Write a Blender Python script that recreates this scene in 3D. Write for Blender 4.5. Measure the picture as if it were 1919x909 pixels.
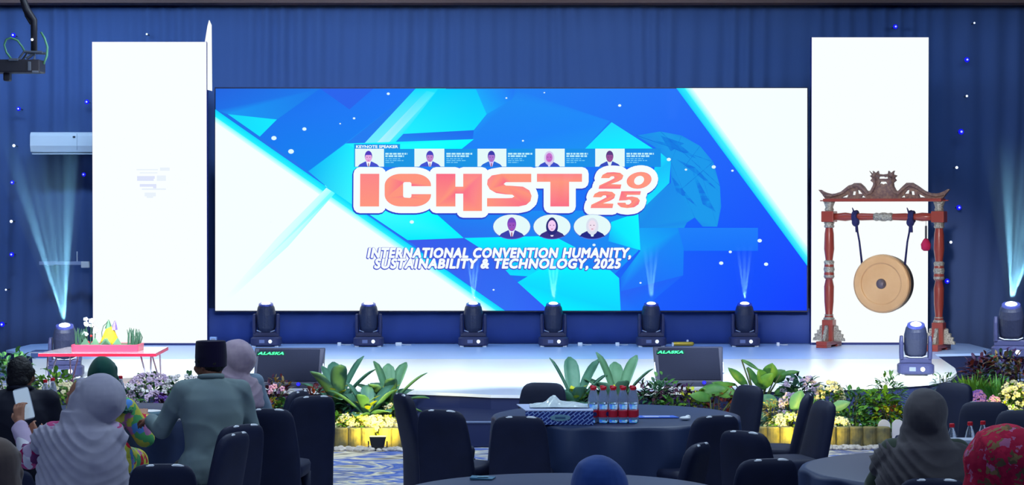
import bpy, bmesh, math, random
from mathutils import Vector, Matrix, Euler, noise
R = math.radians
PI = math.pi
random.seed(7)
for _o in list(bpy.data.objects): bpy.data.objects.remove(_o)
SC = bpy.context.scene
COL = SC.collection

# ------------------------------------------------------------------ camera
HC, YHOR, F = 2.22, 390.0, 4000.0        # camera height, horizon row, focal length in pixels of the 1919x909 frame
PITCH = math.atan((454.5 - YHOR) / F)
cd = bpy.data.cameras.new('camera'); cam = bpy.data.objects.new('camera', cd); COL.objects.link(cam)
cd.sensor_width = 36.0; cd.lens = F * 36.0 / 1919.0; cd.clip_end = 200
cam.location = (0, 0, HC); cam.rotation_euler = (PI / 2 - PITCH, 0, 0)
SC.camera = cam
SC.view_settings.view_transform = 'Standard'; SC.view_settings.look = 'None'
SC.view_settings.exposure = 0.0; SC.view_settings.gamma = 1.0; SC.view_settings.use_curve_mapping = False

def lin(c):
    c = c / 255.0
    return c / 12.92 if c <= .04045 else ((c + .055) / 1.055) ** 2.4
def L3(rgb): return tuple(lin(c) for c in rgb)

# ------------------------------------------------------------------ world and lamps
W = bpy.data.worlds.new('hall_ambient'); SC.world = W; W.use_nodes = True
W.node_tree.nodes['Background'].inputs[0].default_value = (.13, .24, .55, 1)
W.node_tree.nodes['Background'].inputs[1].default_value = 0.26

def lamp(name, kind, loc, aim, power, color, size=.3, size_y=None, spot=None, blend=.5):
    l = bpy.data.lights.new(name, kind); l.energy = power; l.color = color
    if kind == 'AREA':
        l.shape = 'RECTANGLE'; l.size = size; l.size_y = size_y or size
    else:
        l.shadow_soft_size = size
    if kind == 'SPOT': l.spot_size = R(spot); l.spot_blend = blend
    o = bpy.data.objects.new(name, l); COL.objects.link(o); o.location = loc
    o.rotation_euler = (Vector(aim) - Vector(loc)).to_track_quat('-Z', 'Y').to_euler()
    return o
# unseen lamps added to brighten the curtain (blue) and flower border; white stage wash
for x in (-6.2, -2.2, 2.2, 6.2):
    lamp('added_curtain_lamp', 'AREA', (x, 27.2, 5.1), (x, 30.4, 2.0), (125, 86, 60, 36)[int((x + 6.5) / 4)], (.40, .66, 1.0), 2.6, .3)
for x in (-5.5, -2.2, 2.2, 5.5):  # front fill added for the flower border
    lamp('added_border_lamp', 'SPOT', (x, 14.5, 5.1), (x, 20.6, .3), 600, (.95, .97, 1.0), .3, spot=36, blend=.8)
for x in (-5.2, -3.1, -1.0, 1.0, 3.1, 5.0):
    lamp('stage_wash_lamp', 'SPOT', (x, 18.4, 5.1), (x, 23.8, .4), 3400, (.86, .97, 1.0), .2, spot=34, blend=.5)
# added unseen spots brightening the gong, the left stage corner and the screen foot
lamp('added_front_spot', 'SPOT', (2.0, 12.5, 5.1), (4.9, 27.9, 1.3), 5200, (1.0, .95, .9), .2, spot=13, blend=.7)
lamp('added_front_spot', 'SPOT', (-2.0, 12.5, 5.1), (-5.0, 25.5, .8), 2600, (.9, .95, 1.0), .2, spot=16, blend=.7)
lamp('added_front_spot', 'SPOT', (0.0, 11.5, 5.1), (0, 28.4, .7), 2400, (.75, .86, 1.0), .2, spot=36, blend=.7)
# hall ceiling lamps over the audience
for x, y in ((-3.5, 9), (3.5, 9), (-3.5, 15), (3.5, 15), (0, 12), (-2, 18.2), (2, 18.2)):
    lamp('hall_ceiling_lamp', 'AREA', (x, y, 5.15), (x, y + .6, 0), 150 if y > 18 else 70, (.66, .84, 1.0), 1.2, 1.2)

# ------------------------------------------------------------------ image helpers
def ray(px, py):
    dx = (px - 959.5) / F; dy = (454.5 - py) / F
    return Vector((dx, math.cos(PITCH) + dy * math.sin(PITCH), -math.sin(PITCH) + dy * math.cos(PITCH)))
def P(px, py, Y):
    d = ray(px, py); return Vector((0, 0, HC)) + d * (Y / d.y)
def G(px, py, z):
    d = ray(px, py); return Vector((0, 0, HC)) + d * ((z - HC) / d.z)

# ------------------------------------------------------------------ materials
MATS = {}
def mat(name, rgb, rough=.6, spec=.5, metal=0., emit=None, es=1., trans=0., var=None, scale=8., bump=0., coat=0., ior=1.45, sheen=0., alpha=1.):
    if name in MATS: return MATS[name]
    m = bpy.data.materials.new(name); m.use_nodes = True; MATS[name] = m
    nt = m.node_tree; b = nt.nodes['Principled BSDF']
    b.inputs['Base Color'].default_value = (*L3(rgb), 1); b.inputs['Roughness'].default_value = rough
    b.inputs['Specular IOR Level'].default_value = spec; b.inputs['Metallic'].default_value = metal
    b.inputs['Transmission Weight'].default_value = trans; b.inputs['Coat Weight'].default_value = coat
    b.inputs['IOR'].default_value = ior; b.inputs['Sheen Weight'].default_value = sheen; b.inputs['Alpha'].default_value = alpha
    if emit: b.inputs['Emission Color'].default_value = (*L3(emit), 1); b.inputs['Emission Strength'].default_value = es
    if var or bump:
        tc = nt.nodes.new('ShaderNodeTexCoord'); nz = nt.nodes.new('ShaderNodeTexNoise')
        nz.inputs['Scale'].default_value = scale; nz.inputs['Detail'].default_value = 4
        nt.links.new(tc.outputs['Object'], nz.inputs['Vector'])
        if var:
            rp = nt.nodes.new('ShaderNodeValToRGB'); rp.color_ramp.elements[0].position = .35; rp.color_ramp.elements[1].position = .65
            rp.color_ramp.elements[0].color = (*L3(rgb), 1); rp.color_ramp.elements[1].color = (*L3(var), 1)
            nt.links.new(nz.outputs['Fac'], rp.inputs['Fac']); nt.links.new(rp.outputs['Color'], b.inputs['Base Color'])
        if bump:
            bp = nt.nodes.new('ShaderNodeBump'); bp.inputs['Strength'].default_value = bump; bp.inputs['Distance'].default_value = .02
            nt.links.new(nz.outputs['Fac'], bp.inputs['Height']); nt.links.new(bp.outputs['Normal'], b.inputs['Normal'])
    return m
def floral(name, base, stops, scale):
    m = bpy.data.materials.new(name); m.use_nodes = True; nt = m.node_tree; b = nt.nodes['Principled BSDF']; MATS[name] = m
    b.inputs['Roughness'].default_value = .8; b.inputs['Specular IOR Level'].default_value = .2
    tc = nt.nodes.new('ShaderNodeTexCoord'); nz = nt.nodes.new('ShaderNodeTexNoise'); nz.inputs['Scale'].default_value = scale * .7
    mx = nt.nodes.new('ShaderNodeMixRGB'); mx.inputs[0].default_value = .12
    vo = nt.nodes.new('ShaderNodeTexVoronoi'); vo.inputs['Scale'].default_value = scale
    sp = nt.nodes.new('ShaderNodeSeparateColor'); rp = nt.nodes.new('ShaderNodeValToRGB'); rp.color_ramp.interpolation = 'CONSTANT'
    nt.links.new(tc.outputs['Object'], nz.inputs['Vector']); nt.links.new(tc.outputs['Object'], mx.inputs[1]); nt.links.new(nz.outputs['Color'], mx.inputs[2])
    nt.links.new(mx.outputs[0], vo.inputs['Vector']); nt.links.new(vo.outputs['Color'], sp.inputs[0]); nt.links.new(sp.outputs[0], rp.inputs['Fac'])
    rp.color_ramp.elements[0].color = (*L3(base), 1); rp.color_ramp.elements[0].position = 0
    rp.color_ramp.elements[1].position = stops[0][0]; rp.color_ramp.elements[1].color = (*L3(stops[0][1]), 1)
    for p, c in stops[1:]:
        e = rp.color_ramp.elements.new(p); e.color = (*L3(c), 1)
    nt.links.new(rp.outputs['Color'], b.inputs['Base Color'])
    return m

# ------------------------------------------------------------------ mesh helpers
class MB:
    def __init__(s): s.v = []; s.f = []; s.mi = []; s.cur = 0
    def add(s, vs, fs):
        n = len(s.v); s.v += [tuple(v) for v in vs]; s.f += [tuple(n + i for i in f) for f in fs]; s.mi += [s.cur] * len(fs); return s
    def box(s, a, b, M=None):
        x0, y0, z0 = a; x1, y1, z1 = b
        vs = [Vector(p) for p in ((x0,y0,z0),(x1,y0,z0),(x1,y1,z0),(x0,y1,z0),(x0,y0,z1),(x1,y0,z1),(x1,y1,z1),(x0,y1,z1))]
        if M: vs = [M @ v for v in vs]
        return s.add(vs, [(0,3,2,1),(4,5,6,7),(0,1,5,4),(1,2,6,5),(2,3,7,6),(3,0,4,7)])
    def loft(s, rings, n=20, p=2.0, M=None):
        """rings: (cx,cy,cz,rx,ry) horizontal superellipses, bottom to top"""
        vs = []; fs = []
        for (cx, cy, cz, rx, ry) in rings:
            for i in range(n):
                a = 2 * PI * i / n; c, d = math.cos(a), math.sin(a)
                v = Vector((cx + rx * math.copysign(abs(c) ** (2 / p), c), cy + ry * math.copysign(abs(d) ** (2 / p), d), cz))
                vs.append(M @ v if M else v)
        k = len(rings)
        for j in range(k - 1):
            for i in range(n):
                a, b = j * n + i, j * n + (i + 1) % n
                fs.append((a, b, b + n, a + n))
        fs.append(tuple(range(n - 1, -1, -1))); fs.append(tuple((k - 1) * n + i for i in range(n)))
        return s.add(vs, fs)
    def tube(s, pts, r, n=8):
        pts = [Vector(p) for p in pts]; rs = r if isinstance(r, (list, tuple)) else [r] * len(pts)
        vs = []; fs = []; up = Vector((0, 0, 1)); prev = None
        for i, p in enumerate(pts):
            t = (pts[min(i + 1, len(pts) - 1)] - pts[max(i - 1, 0)]).normalized()
            if prev is None: a = t.orthogonal().normalized()
            else: a = (prev - t * prev.dot(t)).normalized()
            prev = a; b = t.cross(a)
            for k in range(n):
                q = 2 * PI * k / n; vs.append(p + (a * math.cos(q) + b * math.sin(q)) * rs[i])
        for j in range(len(pts) - 1):
            for i in range(n):
                x, y = j * n + i, j * n + (i + 1) % n; fs.append((x, y, y + n, x + n))
        fs.append(tuple(range(n - 1, -1, -1))); fs.append(tuple((len(pts) - 1) * n + i for i in range(n)))
        return s.add(vs, fs)
    def ball(s, c, r, nu=14, nv=8, M=None):
        rx, ry, rz = r if isinstance(r, (tuple, list)) else (r, r, r)
        c = Vector(c); vs = [c + Vector((0, 0, -rz))]; fs = []
        for j in range(1, nv):
            t = -PI / 2 + PI * j / nv
            for i in range(nu):
                a = 2 * PI * i / nu; vs.append(c + Vector((rx * math.cos(t) * math.cos(a), ry * math.cos(t) * math.sin(a), rz * math.sin(t))))
        vs.append(c + Vector((0, 0, rz)))
        if M: vs = [c + M @ (v - c) for v in vs]
        for i in range(nu): fs.append((0, 1 + (i + 1) % nu, 1 + i))
        for j in range(nv - 2):
            for i in range(nu):
                a, b = 1 + j * nu + i, 1 + j * nu + (i + 1) % nu; fs.append((a, b, b + nu, a + nu))
        t = len(vs) - 1; o = 1 + (nv - 2) * nu
        for i in range(nu): fs.append((t, o + i, o + (i + 1) % nu))
        return s.add(vs, fs)
    def cap(s, p0, r0, p1, r1, n=14, h=5):
        p0 = Vector(p0); p1 = Vector(p1); d = p1 - p0; Lh = d.length
        q = (d / Lh if Lh > 1e-6 else Vector((0, 0, 1))).to_track_quat('Z', 'Y')
        rings = []
        for j in range(h):
            t = -PI / 2 + (PI / 2) * (j + .35) / h; rings.append((r0 * math.cos(t), r0 * math.sin(t)))
        rings.append((r0, 0)); rings.append((r1, Lh))
        for j in range(h):
            t = (PI / 2) * (j + .65) / h; rings.append((r1 * math.cos(t), Lh + r1 * math.sin(t)))
        vs = []; fs = []
        for (r, z) in rings:
            for i in range(n):
                a = 2 * PI * i / n; vs.append(p0 + q @ Vector((r * math.cos(a), r * math.sin(a), z)))
        for j in range(len(rings) - 1):
            for i in range(n):
                a, b = j * n + i, j * n + (i + 1) % n; fs.append((a, b, b + n, a + n))
        fs.append(tuple(range(n - 1, -1, -1))); fs.append(tuple((len(rings) - 1) * n + i for i in range(n)))
        return s.add(vs, fs)
    def mesh(s, name):
        me = bpy.data.meshes.new(name); me.from_pydata(s.v, [], s.f); me.update(); return me
    def build(s, name, m, parent=None, smooth=False, bevel=0.):
        me = s.mesh(name)
        for mm in (m if isinstance(m, (list, tuple)) else [m]): me.materials.append(mm)
        if isinstance(m, (list, tuple)): me.polygons.foreach_set('material_index', s.mi)
        return link(name, me, parent, smooth, bevel)
def link(name, me, parent=None, smooth=False, bevel=0.):
    if smooth: me.polygons.foreach_set('use_smooth', [True] * len(me.polygons))
    o = bpy.data.objects.new(name, me); COL.objects.link(o)
    if parent: o.parent = parent
    if bevel:
        b = o.modifiers.new('bevel', 'BEVEL'); b.width = bevel; b.segments = 2; b.limit_method = 'ANGLE'
    return o
def tag(o, label=None, cat=None, group=None, kind=None):
    if label: o['label'] = label
    if cat: o['category'] = cat
    if group: o['group'] = group
    if kind: o['kind'] = kind
    return o
def thing(name, label, cat, loc=(0, 0, 0), rz=0., group=None):
    o = bpy.data.objects.new(name, None); COL.objects.link(o); o.location = loc; o.rotation_euler = (0, 0, rz); o.empty_display_size = .1
    return tag(o, label, cat, group)
def copy_tree(o, parent=None):
    c = o.copy(); COL.objects.link(c)
    if parent: c.parent = parent
    for ch in list(o.children): copy_tree(ch, c)
    return c
def temp_eval(o):
    COL.objects.link(o); dg = bpy.context.evaluated_depsgraph_get(); dg.update()
    me = bpy.data.meshes.new_from_object(o.evaluated_get(dg)); d = o.data
    bpy.data.objects.remove(o)
    return me
def poly_extrude(loops, depth, bevel=0.):
    """2-D outline loops (holes allowed) in x,z -> mesh extruded along y, centred"""
    cu = bpy.data.curves.new('outline', 'CURVE'); cu.dimensions = '2D'; cu.fill_mode = 'BOTH'; cu.extrude = depth / 2; cu.bevel_depth = bevel
    for lp in loops:
        sp = cu.splines.new('POLY'); sp.points.add(len(lp) - 1); sp.use_cyclic_u = True
        for i, (x, z) in enumerate(lp): sp.points[i].co = (x, z, 0, 1)
    me = temp_eval(bpy.data.objects.new('outline', cu))
    me.transform(Matrix.Rotation(PI / 2, 4, 'X')); return me
def text_mesh(txt, offset=0., shear=0., spacing=1.):
    cu = bpy.data.curves.new('lettering', 'FONT'); cu.body = txt; cu.offset = offset; cu.shear = shear; cu.space_character = spacing; cu.fill_mode = 'FRONT'
    cu.resolution_u = 3
    me = temp_eval(bpy.data.objects.new('lettering', cu))
    return [Vector(v.co) for v in me.vertices], [tuple(p.vertices) for p in me.polygons]

# ================================================================== SETTING
CURT_Y, SCR_Y, ZS = 30.35, 28.78, .38
def carpet():
    m = bpy.data.materials.new('swirl_carpet'); m.use_nodes = True; nt = m.node_tree; b = nt.nodes['Principled BSDF']
    b.inputs['Roughness'].default_value = .95; b.inputs['Specular IOR Level'].default_value = .1
    tc = nt.nodes.new('ShaderNodeTexCoord'); mp = nt.nodes.new('ShaderNodeMapping'); mp.inputs['Scale'].default_value = (.75, 1.5, 1); mp.inputs['Rotation'].default_value = (0, 0, .2)
    nz = nt.nodes.new('ShaderNodeTexNoise'); nz.inputs['Scale'].default_value = 1.7; nz.inputs['Detail'].default_value = 5; nz.inputs['Distortion'].default_value = 1.6
    rp = nt.nodes.new('ShaderNodeValToRGB'); e = rp.color_ramp.elements
    e[0].position = .30; e[0].color = (*L3((96, 86, 96)), 1); e[1].position = .40; e[1].color = (*L3((240, 230, 200)), 1)
    for p, c in ((.46, (70, 95, 175)), (.52, (120, 140, 200)), (.56, (232, 222, 190)), (.62, (90, 105, 160)), (.70, (200, 190, 170))):
        q = e.new(p); q.color = (*L3(c), 1)
    nt.links.new(tc.outputs['Object'], mp.inputs['Vector']); nt.links.new(mp.outputs['Vector'], nz.inputs['Vector'])
    nt.links.new(nz.outputs['Fac'], rp.inputs['Fac']); nt.links.new(rp.outputs['Color'], b.inputs['Base Color'])
    return m
def struct(name, mb, m, **k): return tag(mb.build(name, m, **k), kind='structure')
struct('floor', MB().box((-9.5, -2, -.1), (9.5, 31.2, 0)), carpet())
struct('wall_back', MB().box((-9.5, 30.8, 0), (9.5, 31.0, 5.3)), mat('dark_wall_paint', (38, 48, 82), .9))
struct('wall_left', MB().box((-9.7, -2, 0), (-9.5, 31, 5.3)), MATS['dark_wall_paint'])
struct('wall_right', MB().box((9.5, -2, 0), (9.7, 31, 5.3)), MATS['dark_wall_paint'])
struct('ceiling', MB().box((-9.7, 16, 5.2), (9.7, 31, 5.3)), mat('ceiling_paint', (70, 72, 80), .9))
struct('trim_1', MB().box((-9.5, 29.55, 5.057), (9.5, 29.9, 5.199)), mat('brown_trim', (92, 66, 62), .8))

# pleated backdrop curtain
def curtain():
    t = MB(); n = 700; nz = 9; vs = []; fs = []
    for j in range(nz):
        z = .02 + (5.18 - .02) * j / (nz - 1)
        for i in range(n):
            x = -9.4 + 18.8 * i / (n - 1)
            ph = x * 26 + 2.2 * noise.noise(Vector((x * .9, 0, z * .18))) * 3 + .35 * (z - 2) * noise.noise(Vector((x * .35, 5, 0))) * 6
            am = .024 + .030 * noise.noise(Vector((x * 1.1, 3, z * .25)))
            y = CURT_Y + am * math.sin(ph) + .10 * noise.noise(Vector((x * .45, 9, z * .12)))
            vs.append((x, y, z))
    for j in range(nz - 1):
        for i in range(n - 1):
            a = j * n + i; fs.append((a, a + 1, a + n + 1, a + n))
    t.add(vs, fs)
    o = t.build('backdrop_curtain', mat('navy_drape', (76, 98, 150), .8, .2, sheen=.2), smooth=True)
    s = o.modifiers.new('cloth', 'SOLIDIFY'); s.thickness = .004
    return tag(o, 'tall pleated navy blue curtain hanging behind the stage', 'curtain')
curtain()

# ------------------------------------------------------------------ stage
stage = thing('stage', 'low glossy white stage with a rounded front and black front step', 'stage', (0, 25, 0))
def onplane(pts, z): return [G(px, py, z) for px, py in pts]
front = onplane([(60, 664), (62, 700), (72, 719), (180, 728), (400, 732), (780, 734), (860, 737), (920, 740), (1010, 741), (1100, 739), (1280, 734), (1440, 729), (1640, 724), (1740, 717), (1782, 708), (1793, 699), (1790, 690), (1752, 664), (1846, 662), (1862, 656)], ZS)
back = [Vector((6.2, 28.9, ZS)), Vector((5.8, 29.4, ZS)), Vector((-5.9, 29.4, ZS)), Vector((-6.5, 28.8, ZS)), Vector((-6.55, 27.6, ZS))]
YB = 26.0
def clip(poly, y, keep_below):
    out = []
    for i, a in enumerate(poly):
        b = poly[(i + 1) % len(poly)]; ia = (a.y <= y) == keep_below; ib = (b.y <= y) == keep_below
        if ia: out.append(a)
        if ia != ib: out.append(a.lerp(b, (y - a.y) / (b.y - a.y)))
    return out
def slab(poly, z0, z1):
    n = len(poly); vs = [(p.x, p.y - 25, z0) for p in poly] + [(p.x, p.y - 25, z1) for p in poly]
    return MB().add(vs, [tuple(range(n - 1, -1, -1)), tuple(range(n, 2 * n))] + [(i, (i + 1) % n, n + (i + 1) % n, n + i) for i in range(n)])
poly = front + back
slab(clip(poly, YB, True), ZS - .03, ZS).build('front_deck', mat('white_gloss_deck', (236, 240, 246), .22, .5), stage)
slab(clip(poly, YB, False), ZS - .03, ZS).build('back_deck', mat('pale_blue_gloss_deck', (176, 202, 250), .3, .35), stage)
def inset(poly, d):
    c = Vector((0, 25, ZS)); return [c + (p - c) * (1 - d / (p - c).length) for p in poly]
slab(inset(poly, .02), 0, ZS - .03).build('riser_skirt', mat('black_stage_cloth', (34, 44, 84), .7, .3), stage)
st = [G(775, 838, 0), G(860, 839, 0), G(950, 839, 0), G(1030, 839, 0)]
st = [Vector((p.x, p.y, 0)) for p in st]
stp = st + [Vector((st[-1].x, 21.0, 0)), Vector((st[0].x, 21.35, 0))]
slab(stp, 0.001, .235).build('step', MATS['black_stage_cloth'], stage, bevel=.012)
nose = MB().tube([(p.x, p.y - 25.0, .236) for p in st], .011, 6)
nose.build('step_nosing', mat('grey_edging', (110, 126, 160), .4), stage)

# ------------------------------------------------------------------ LED screen
class Paint:
    """flat emissive picture in the screen's own plane: photo pixel outlines -> metres on the panel"""
    def __init__(s): s.v = []; s.f = []; s.c = []; s.lay = 0
    def pt(s, px, py): p = P(px, py, SCR_Y - .06); return (p.x, -.0012 * s.lay, p.z)
    def poly(s, pts, col, step=True):
        if step: s.lay += 1
        cols = col if isinstance(col, list) else [col] * len(pts)
        n = len(s.v); s.v += [s.pt(*p) for p in pts]; s.f.append(tuple(range(n, n + len(pts)))); s.c += cols
    def faces(s, pts, faces, col):
        n = len(s.v); s.v += [s.pt(*p) for p in pts]; s.f += [tuple(n + i for i in f) for f in faces]; s.c += [col] * len(pts)
    def ell(s, cx, cy, rx, ry, col, step=True, a0=0, a1=2 * PI, n=28):
        s.poly([(cx + rx * math.cos(a0 + (a1 - a0) * i / n), cy + ry * math.sin(a0 + (a1 - a0) * i / n)) for i in range(n if a1 - a0 > 6.2 else n + 1)], col, step)
    def dilate(s, loops, r, col, dx=0, dy=0):
        s.lay += 1
        for lp in loops:
            m = len(lp)
            for i in range(m):
                a = Vector(lp[i]); b = Vector(lp[(i + 1) % m]); d = b - a
                if d.length < 1e-6: continue
                nn = Vector((-d.y, d.x)).normalized() * r
                s.poly([(q.x + dx, q.y + dy) for q in (a + nn, b + nn, b - nn, a - nn)], col, False)
                s.ell(a.x + dx, a.y + dy, r, r, col, False, n=12)
        for lp in loops: s.poly([(p[0] + dx, p[1] + dy) for p in lp], col, False)
screen = thing('led_screen', 'huge wide LED screen showing the blue and white convention banner', 'screen', (0, SCR_Y - .06, 0))
A = P(404, 165.5, SCR_Y - .06); B = P(1512, 582.5, SCR_Y - .06)
MB().box((A.x - .015, .008, B.z - .015), (B.x + .015, .16, A.z + .015)).build('cabinet', mat('screen_casing', (22, 28, 60), .5), screen)
pc = Paint()
WH, CY = (246, 255, 255), (10, 240, 255)
pc.poly([(404, 166), (960, 166), (1512, 166), (1512, 582), (960, 582), (404, 582)], [(28, 112, 228), (32, 130, 245), (40, 100, 250), (14, 62, 255), (34, 112, 245), (44, 120, 245)])
pc.poly([(404, 166), (600, 166), (520, 224), (427, 214), (404, 206)], [(34, 100, 222), (26, 120, 235), (24, 140, 240), (24, 150, 245), (30, 110, 230)])
pc.poly([(600, 166), (779, 166), (648, 269), (578, 321), (487, 256), (519, 224)], [(24, 112, 238), (30, 120, 250), (26, 160, 250), (16, 130, 240), (24, 118, 240), (24, 118, 240)])
pc.poly([(600, 166), (700, 166), (655, 205)], (40, 100, 236))
pc.poly([(427, 214), (519, 224), (487, 256)], [(20, 215, 250), (14, 235, 255), (14, 228, 255)])
pc.poly([(888, 244), (912, 214), (960, 185), (970, 170), (1143, 227), (1094, 281), (863, 281)], [(30, 120, 245), (26, 150, 250), (30, 140, 245), (32, 130, 245), (28, 136, 250), (26, 146, 246), (28, 130, 248)])
pc.poly([(756, 251), (888, 244), (886, 261), (700, 270)], [(34, 120, 240), (30, 104, 236), (28, 116, 240), (24, 150, 245)])
pc.poly([(779, 166), (836, 166), (756, 251), (640, 372), (605, 352)], [(0, 220, 255), (10, 226, 255), (20, 232, 255), (60, 250, 255), (150, 250, 255)])
pc.poly([(821, 167), (892, 167), (912, 214), (888, 244), (756, 251)], [(0, 210, 255), (10, 200, 255), (14, 214, 255), (8, 226, 255), (30, 240, 255)])
pc.poly([(892, 167), (965, 167), (960, 186), (912, 214)], [(26, 165, 252), (34, 120, 245), (30, 130, 248), (22, 175, 252)])
pc.poly([(800, 170), (815, 174), (650, 352), (632, 345)], [(40, 228, 255), (60, 236, 255), (214, 255, 255), (236, 255, 255)])
pc.poly([(888, 261), (863, 281), (662, 281), (648, 269)], [(0, 255, 255), (0, 252, 255), (40, 255, 255), (20, 235, 255)])
pc.poly([(648, 269), (672, 281), (672, 400), (578, 321)], [(20, 225, 255), (20, 245, 255), (60, 255, 255), (16, 180, 248)])
pc.poly([(1146, 229), (1227, 281), (1094, 281)], [(30, 215, 255), (10, 245, 255), (14, 232, 255)])
# lower facets
pc.poly([(680, 395), (1190, 395), (1196, 470), (1145, 520), (900, 520), (760, 450)], [(30, 120, 245), (24, 150, 245), (20, 170, 250), (26, 128, 246), (40, 104, 240), (44, 100, 240)])
pc.poly([(682, 395), (811, 395), (870, 447), (764, 450)], [(60, 255, 255), (0, 255, 255), (0, 240, 255), (0, 236, 255)])
pc.poly([(870, 446), (1037, 442), (1079, 464), (1060, 500), (1024, 520), (946, 515), (924, 481), (891, 464)], [(0, 240, 255), (0, 248, 255), (10, 240, 255), (22, 200, 252), (10, 220, 255), (10, 225, 255), (20, 190, 250), (10, 225, 255)])
pc.poly([(1145, 416), (1196, 398), (1200, 469), (1140, 452)], [(10, 230, 255), (14, 250, 255), (10, 240, 255), (22, 170, 250)])
pc.poly([(764, 450), (870, 446), (925, 481), (960, 520), (1030, 582), (945, 582)], [(60, 92, 235), (50, 96, 236), (46, 104, 238), (50, 104, 240), (50, 96, 245), (50, 110, 246)])
pc.poly([(1024, 497), (1143, 506), (1160, 521), (1163, 582), (1029, 582), (970, 529)], [(0, 246, 255), (10, 240, 255), (10, 232, 255), (10, 214, 255), (0, 245, 255), (10, 220, 255)])
pc.poly([(1198, 427), (1282, 427), (1280, 516), (1163, 546), (1163, 520), (1200, 470)], [(22, 160, 248), (20, 140, 246), (24, 120, 250), (34, 112, 250), (26, 118, 245), (20, 175, 250)])
pc.poly([(1163, 546), (1280, 516), (1200, 582), (1163, 582)], [(40, 100, 245), (28, 100, 250), (24, 112, 252), (30, 120, 255)])
hd = [(470, 210), (560, 195), (640, 210), (710, 250), (760, 310), (785, 400), (790, 480), (775, 555), (720, 555), (690, 520), (660, 540), (650, 560), (480, 560), (480, 480), (600, 390), (600, 310), (540, 255)]
pc.poly([(960 + u / 2.02, 150 + v / 2.02) for u, v in hd], [(26, 140 + (i * 13) % 26, 236) for i in range(len(hd))])
for a, b, c in (((540, 230), (700, 300), (640, 250)), ((620, 300), (780, 420), (690, 330)), ((600, 360), (700, 480), (620, 420)), ((680, 340), (770, 500), (720, 470)), ((560, 210), (650, 240), (600, 270))):
    pc.poly([(960 + u / 2.02, 150 + v / 2.02) for u, v in (a, b, c)], (24, 118, 226), False)
for a, b in (((470, 210), (760, 310)), ((640, 210), (600, 310)), ((760, 310), (620, 430)), ((560, 195), (785, 400)), ((700, 300), (775, 555)), ((600, 310), (690, 520)), ((710, 250), (650, 330))):
    (x0, y0), (x1, y1) = [(960 + u / 2.02, 150 + v / 2.02) for u, v in (a, b)]
    pc.poly([(x0, y0 - .5), (x1, y1 - .5), (x1, y1 + .5), (x0, y0 + .5)], (16, 96, 214), False)
pc.poly([(1270, 427), (1420, 427), (1420, 470), (1282, 470)], [(28, 128, 250), (30, 124, 252), (24, 112, 252), (22, 118, 250)])
pc.poly([(1235, 284), (1257, 303), (1254, 343), (1203, 392), (1222, 330)], [(10, 235, 255), (24, 190, 252), (20, 215, 252), (20, 230, 255), (20, 200, 250)])
# white wedges with cyan edges
pc.poly([(404, 205), (425, 220), (946, 582), (918, 582), (404, 224)], [(0, 200, 255), (0, 220, 255), (0, 210, 255), (60, 255, 255), (40, 250, 255)])
pc.poly([(404, 219), (930, 582), (908, 582), (404, 232)], [(110, 255, 255), (90, 255, 255), WH, WH])
pc.poly([(404, 229), (912, 582), (404, 582)], WH)
pc.poly([(628, 362), (612, 352), (520, 445), (424, 556), (432, 560), (540, 462)], [(120, 255, 255), (200, 255, 255), (222, 255, 255), WH, WH, (200, 255, 255)])
pc.poly([(628, 362), (622, 358), (470, 515)], [(90, 252, 255), (120, 255, 255), (225, 255, 255)])
pc.poly([(1267, 165.5), (1290, 165.5), (1512, 474), (1512, 498)], [(0, 205, 255), (60, 250, 255), (90, 255, 255), (0, 205, 255)])
pc.poly([(1282, 165.5), (1300, 165.5), (1512, 458), (1512, 482)], [(60, 250, 255), WH, WH, (90, 255, 255)])
pc.poly([(1297, 165.5), (1512, 165.5), (1512, 462)], WH)
pc.lay += 1
for (x, y, r) in ((514, 259, 5), (571, 242, 4), (546, 284, 5.5), (728, 176, 3), (664, 222, 2.4), (1161, 198, 3), (1253, 299, 4), (1337, 313, 4), (1423, 451, 4.2), (1368, 472, 3), (1351, 493, 4), (1435, 495, 4), (949, 184, 1.8), (1285, 318, 2.4), (772, 416, 4), (1113, 459, 3), (1200, 530, 2), (638, 232, 1.6), (1020, 174, 1.5), (925, 543, 2), (1372, 320, 2.4), (980, 264, 2)):
    pc.ell(x, y, r, r * .8, (225, 250, 255), False, n=10)
# keynote strip
pc.poly([(664, 279.5), (1238, 278.5), (1238, 313), (664, 313)], [(24, 150, 226), (22, 140, 232), (24, 142, 234), (26, 150, 224)])
pc.poly([(664, 270), (750, 270), (750, 280), (664, 280)], (24, 150, 232))
def put_text(txt, x0, x1, ytop, ybase, col, r=0., shear=0., spacing=1., dx=0, dy=0):
    v, f = text_mesh(txt, 0, shear, spacing); ax = min(p.x for p in v); bx = max(p.x for p in v)
    sx = (x1 - x0) / (bx - ax); sy = (ybase - ytop) / .70
    pts = [(x0 + (p.x - ax) * sx + dx, ybase - p.y * sy + dy) for p in v]
    pc.lay += 1; pc.faces(pts, f, col)
    if r:
        cnt = {}
        for fc in f:
            for i in range(len(fc)):
                e = tuple(sorted((fc[i], fc[(i + 1) % len(fc)]))); cnt[e] = cnt.get(e, 0) + 1
        for (i, j), n in cnt.items():
            if n != 1: continue
            p, q = Vector(pts[i]), Vector(pts[j]); d = q - p
            if d.length < 1e-4: continue
            nn = Vector((-d.y, d.x)).normalized() * r
            pc.poly([tuple(p + nn), tuple(q + nn), tuple(q - nn), tuple(p - nn)], col, False); pc.ell(p.x, p.y, r, r, col, False, n=8)
put_text('KEYNOTE SPEAKER', 668, 746, 272.5, 277.5, WH, .25)
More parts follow.
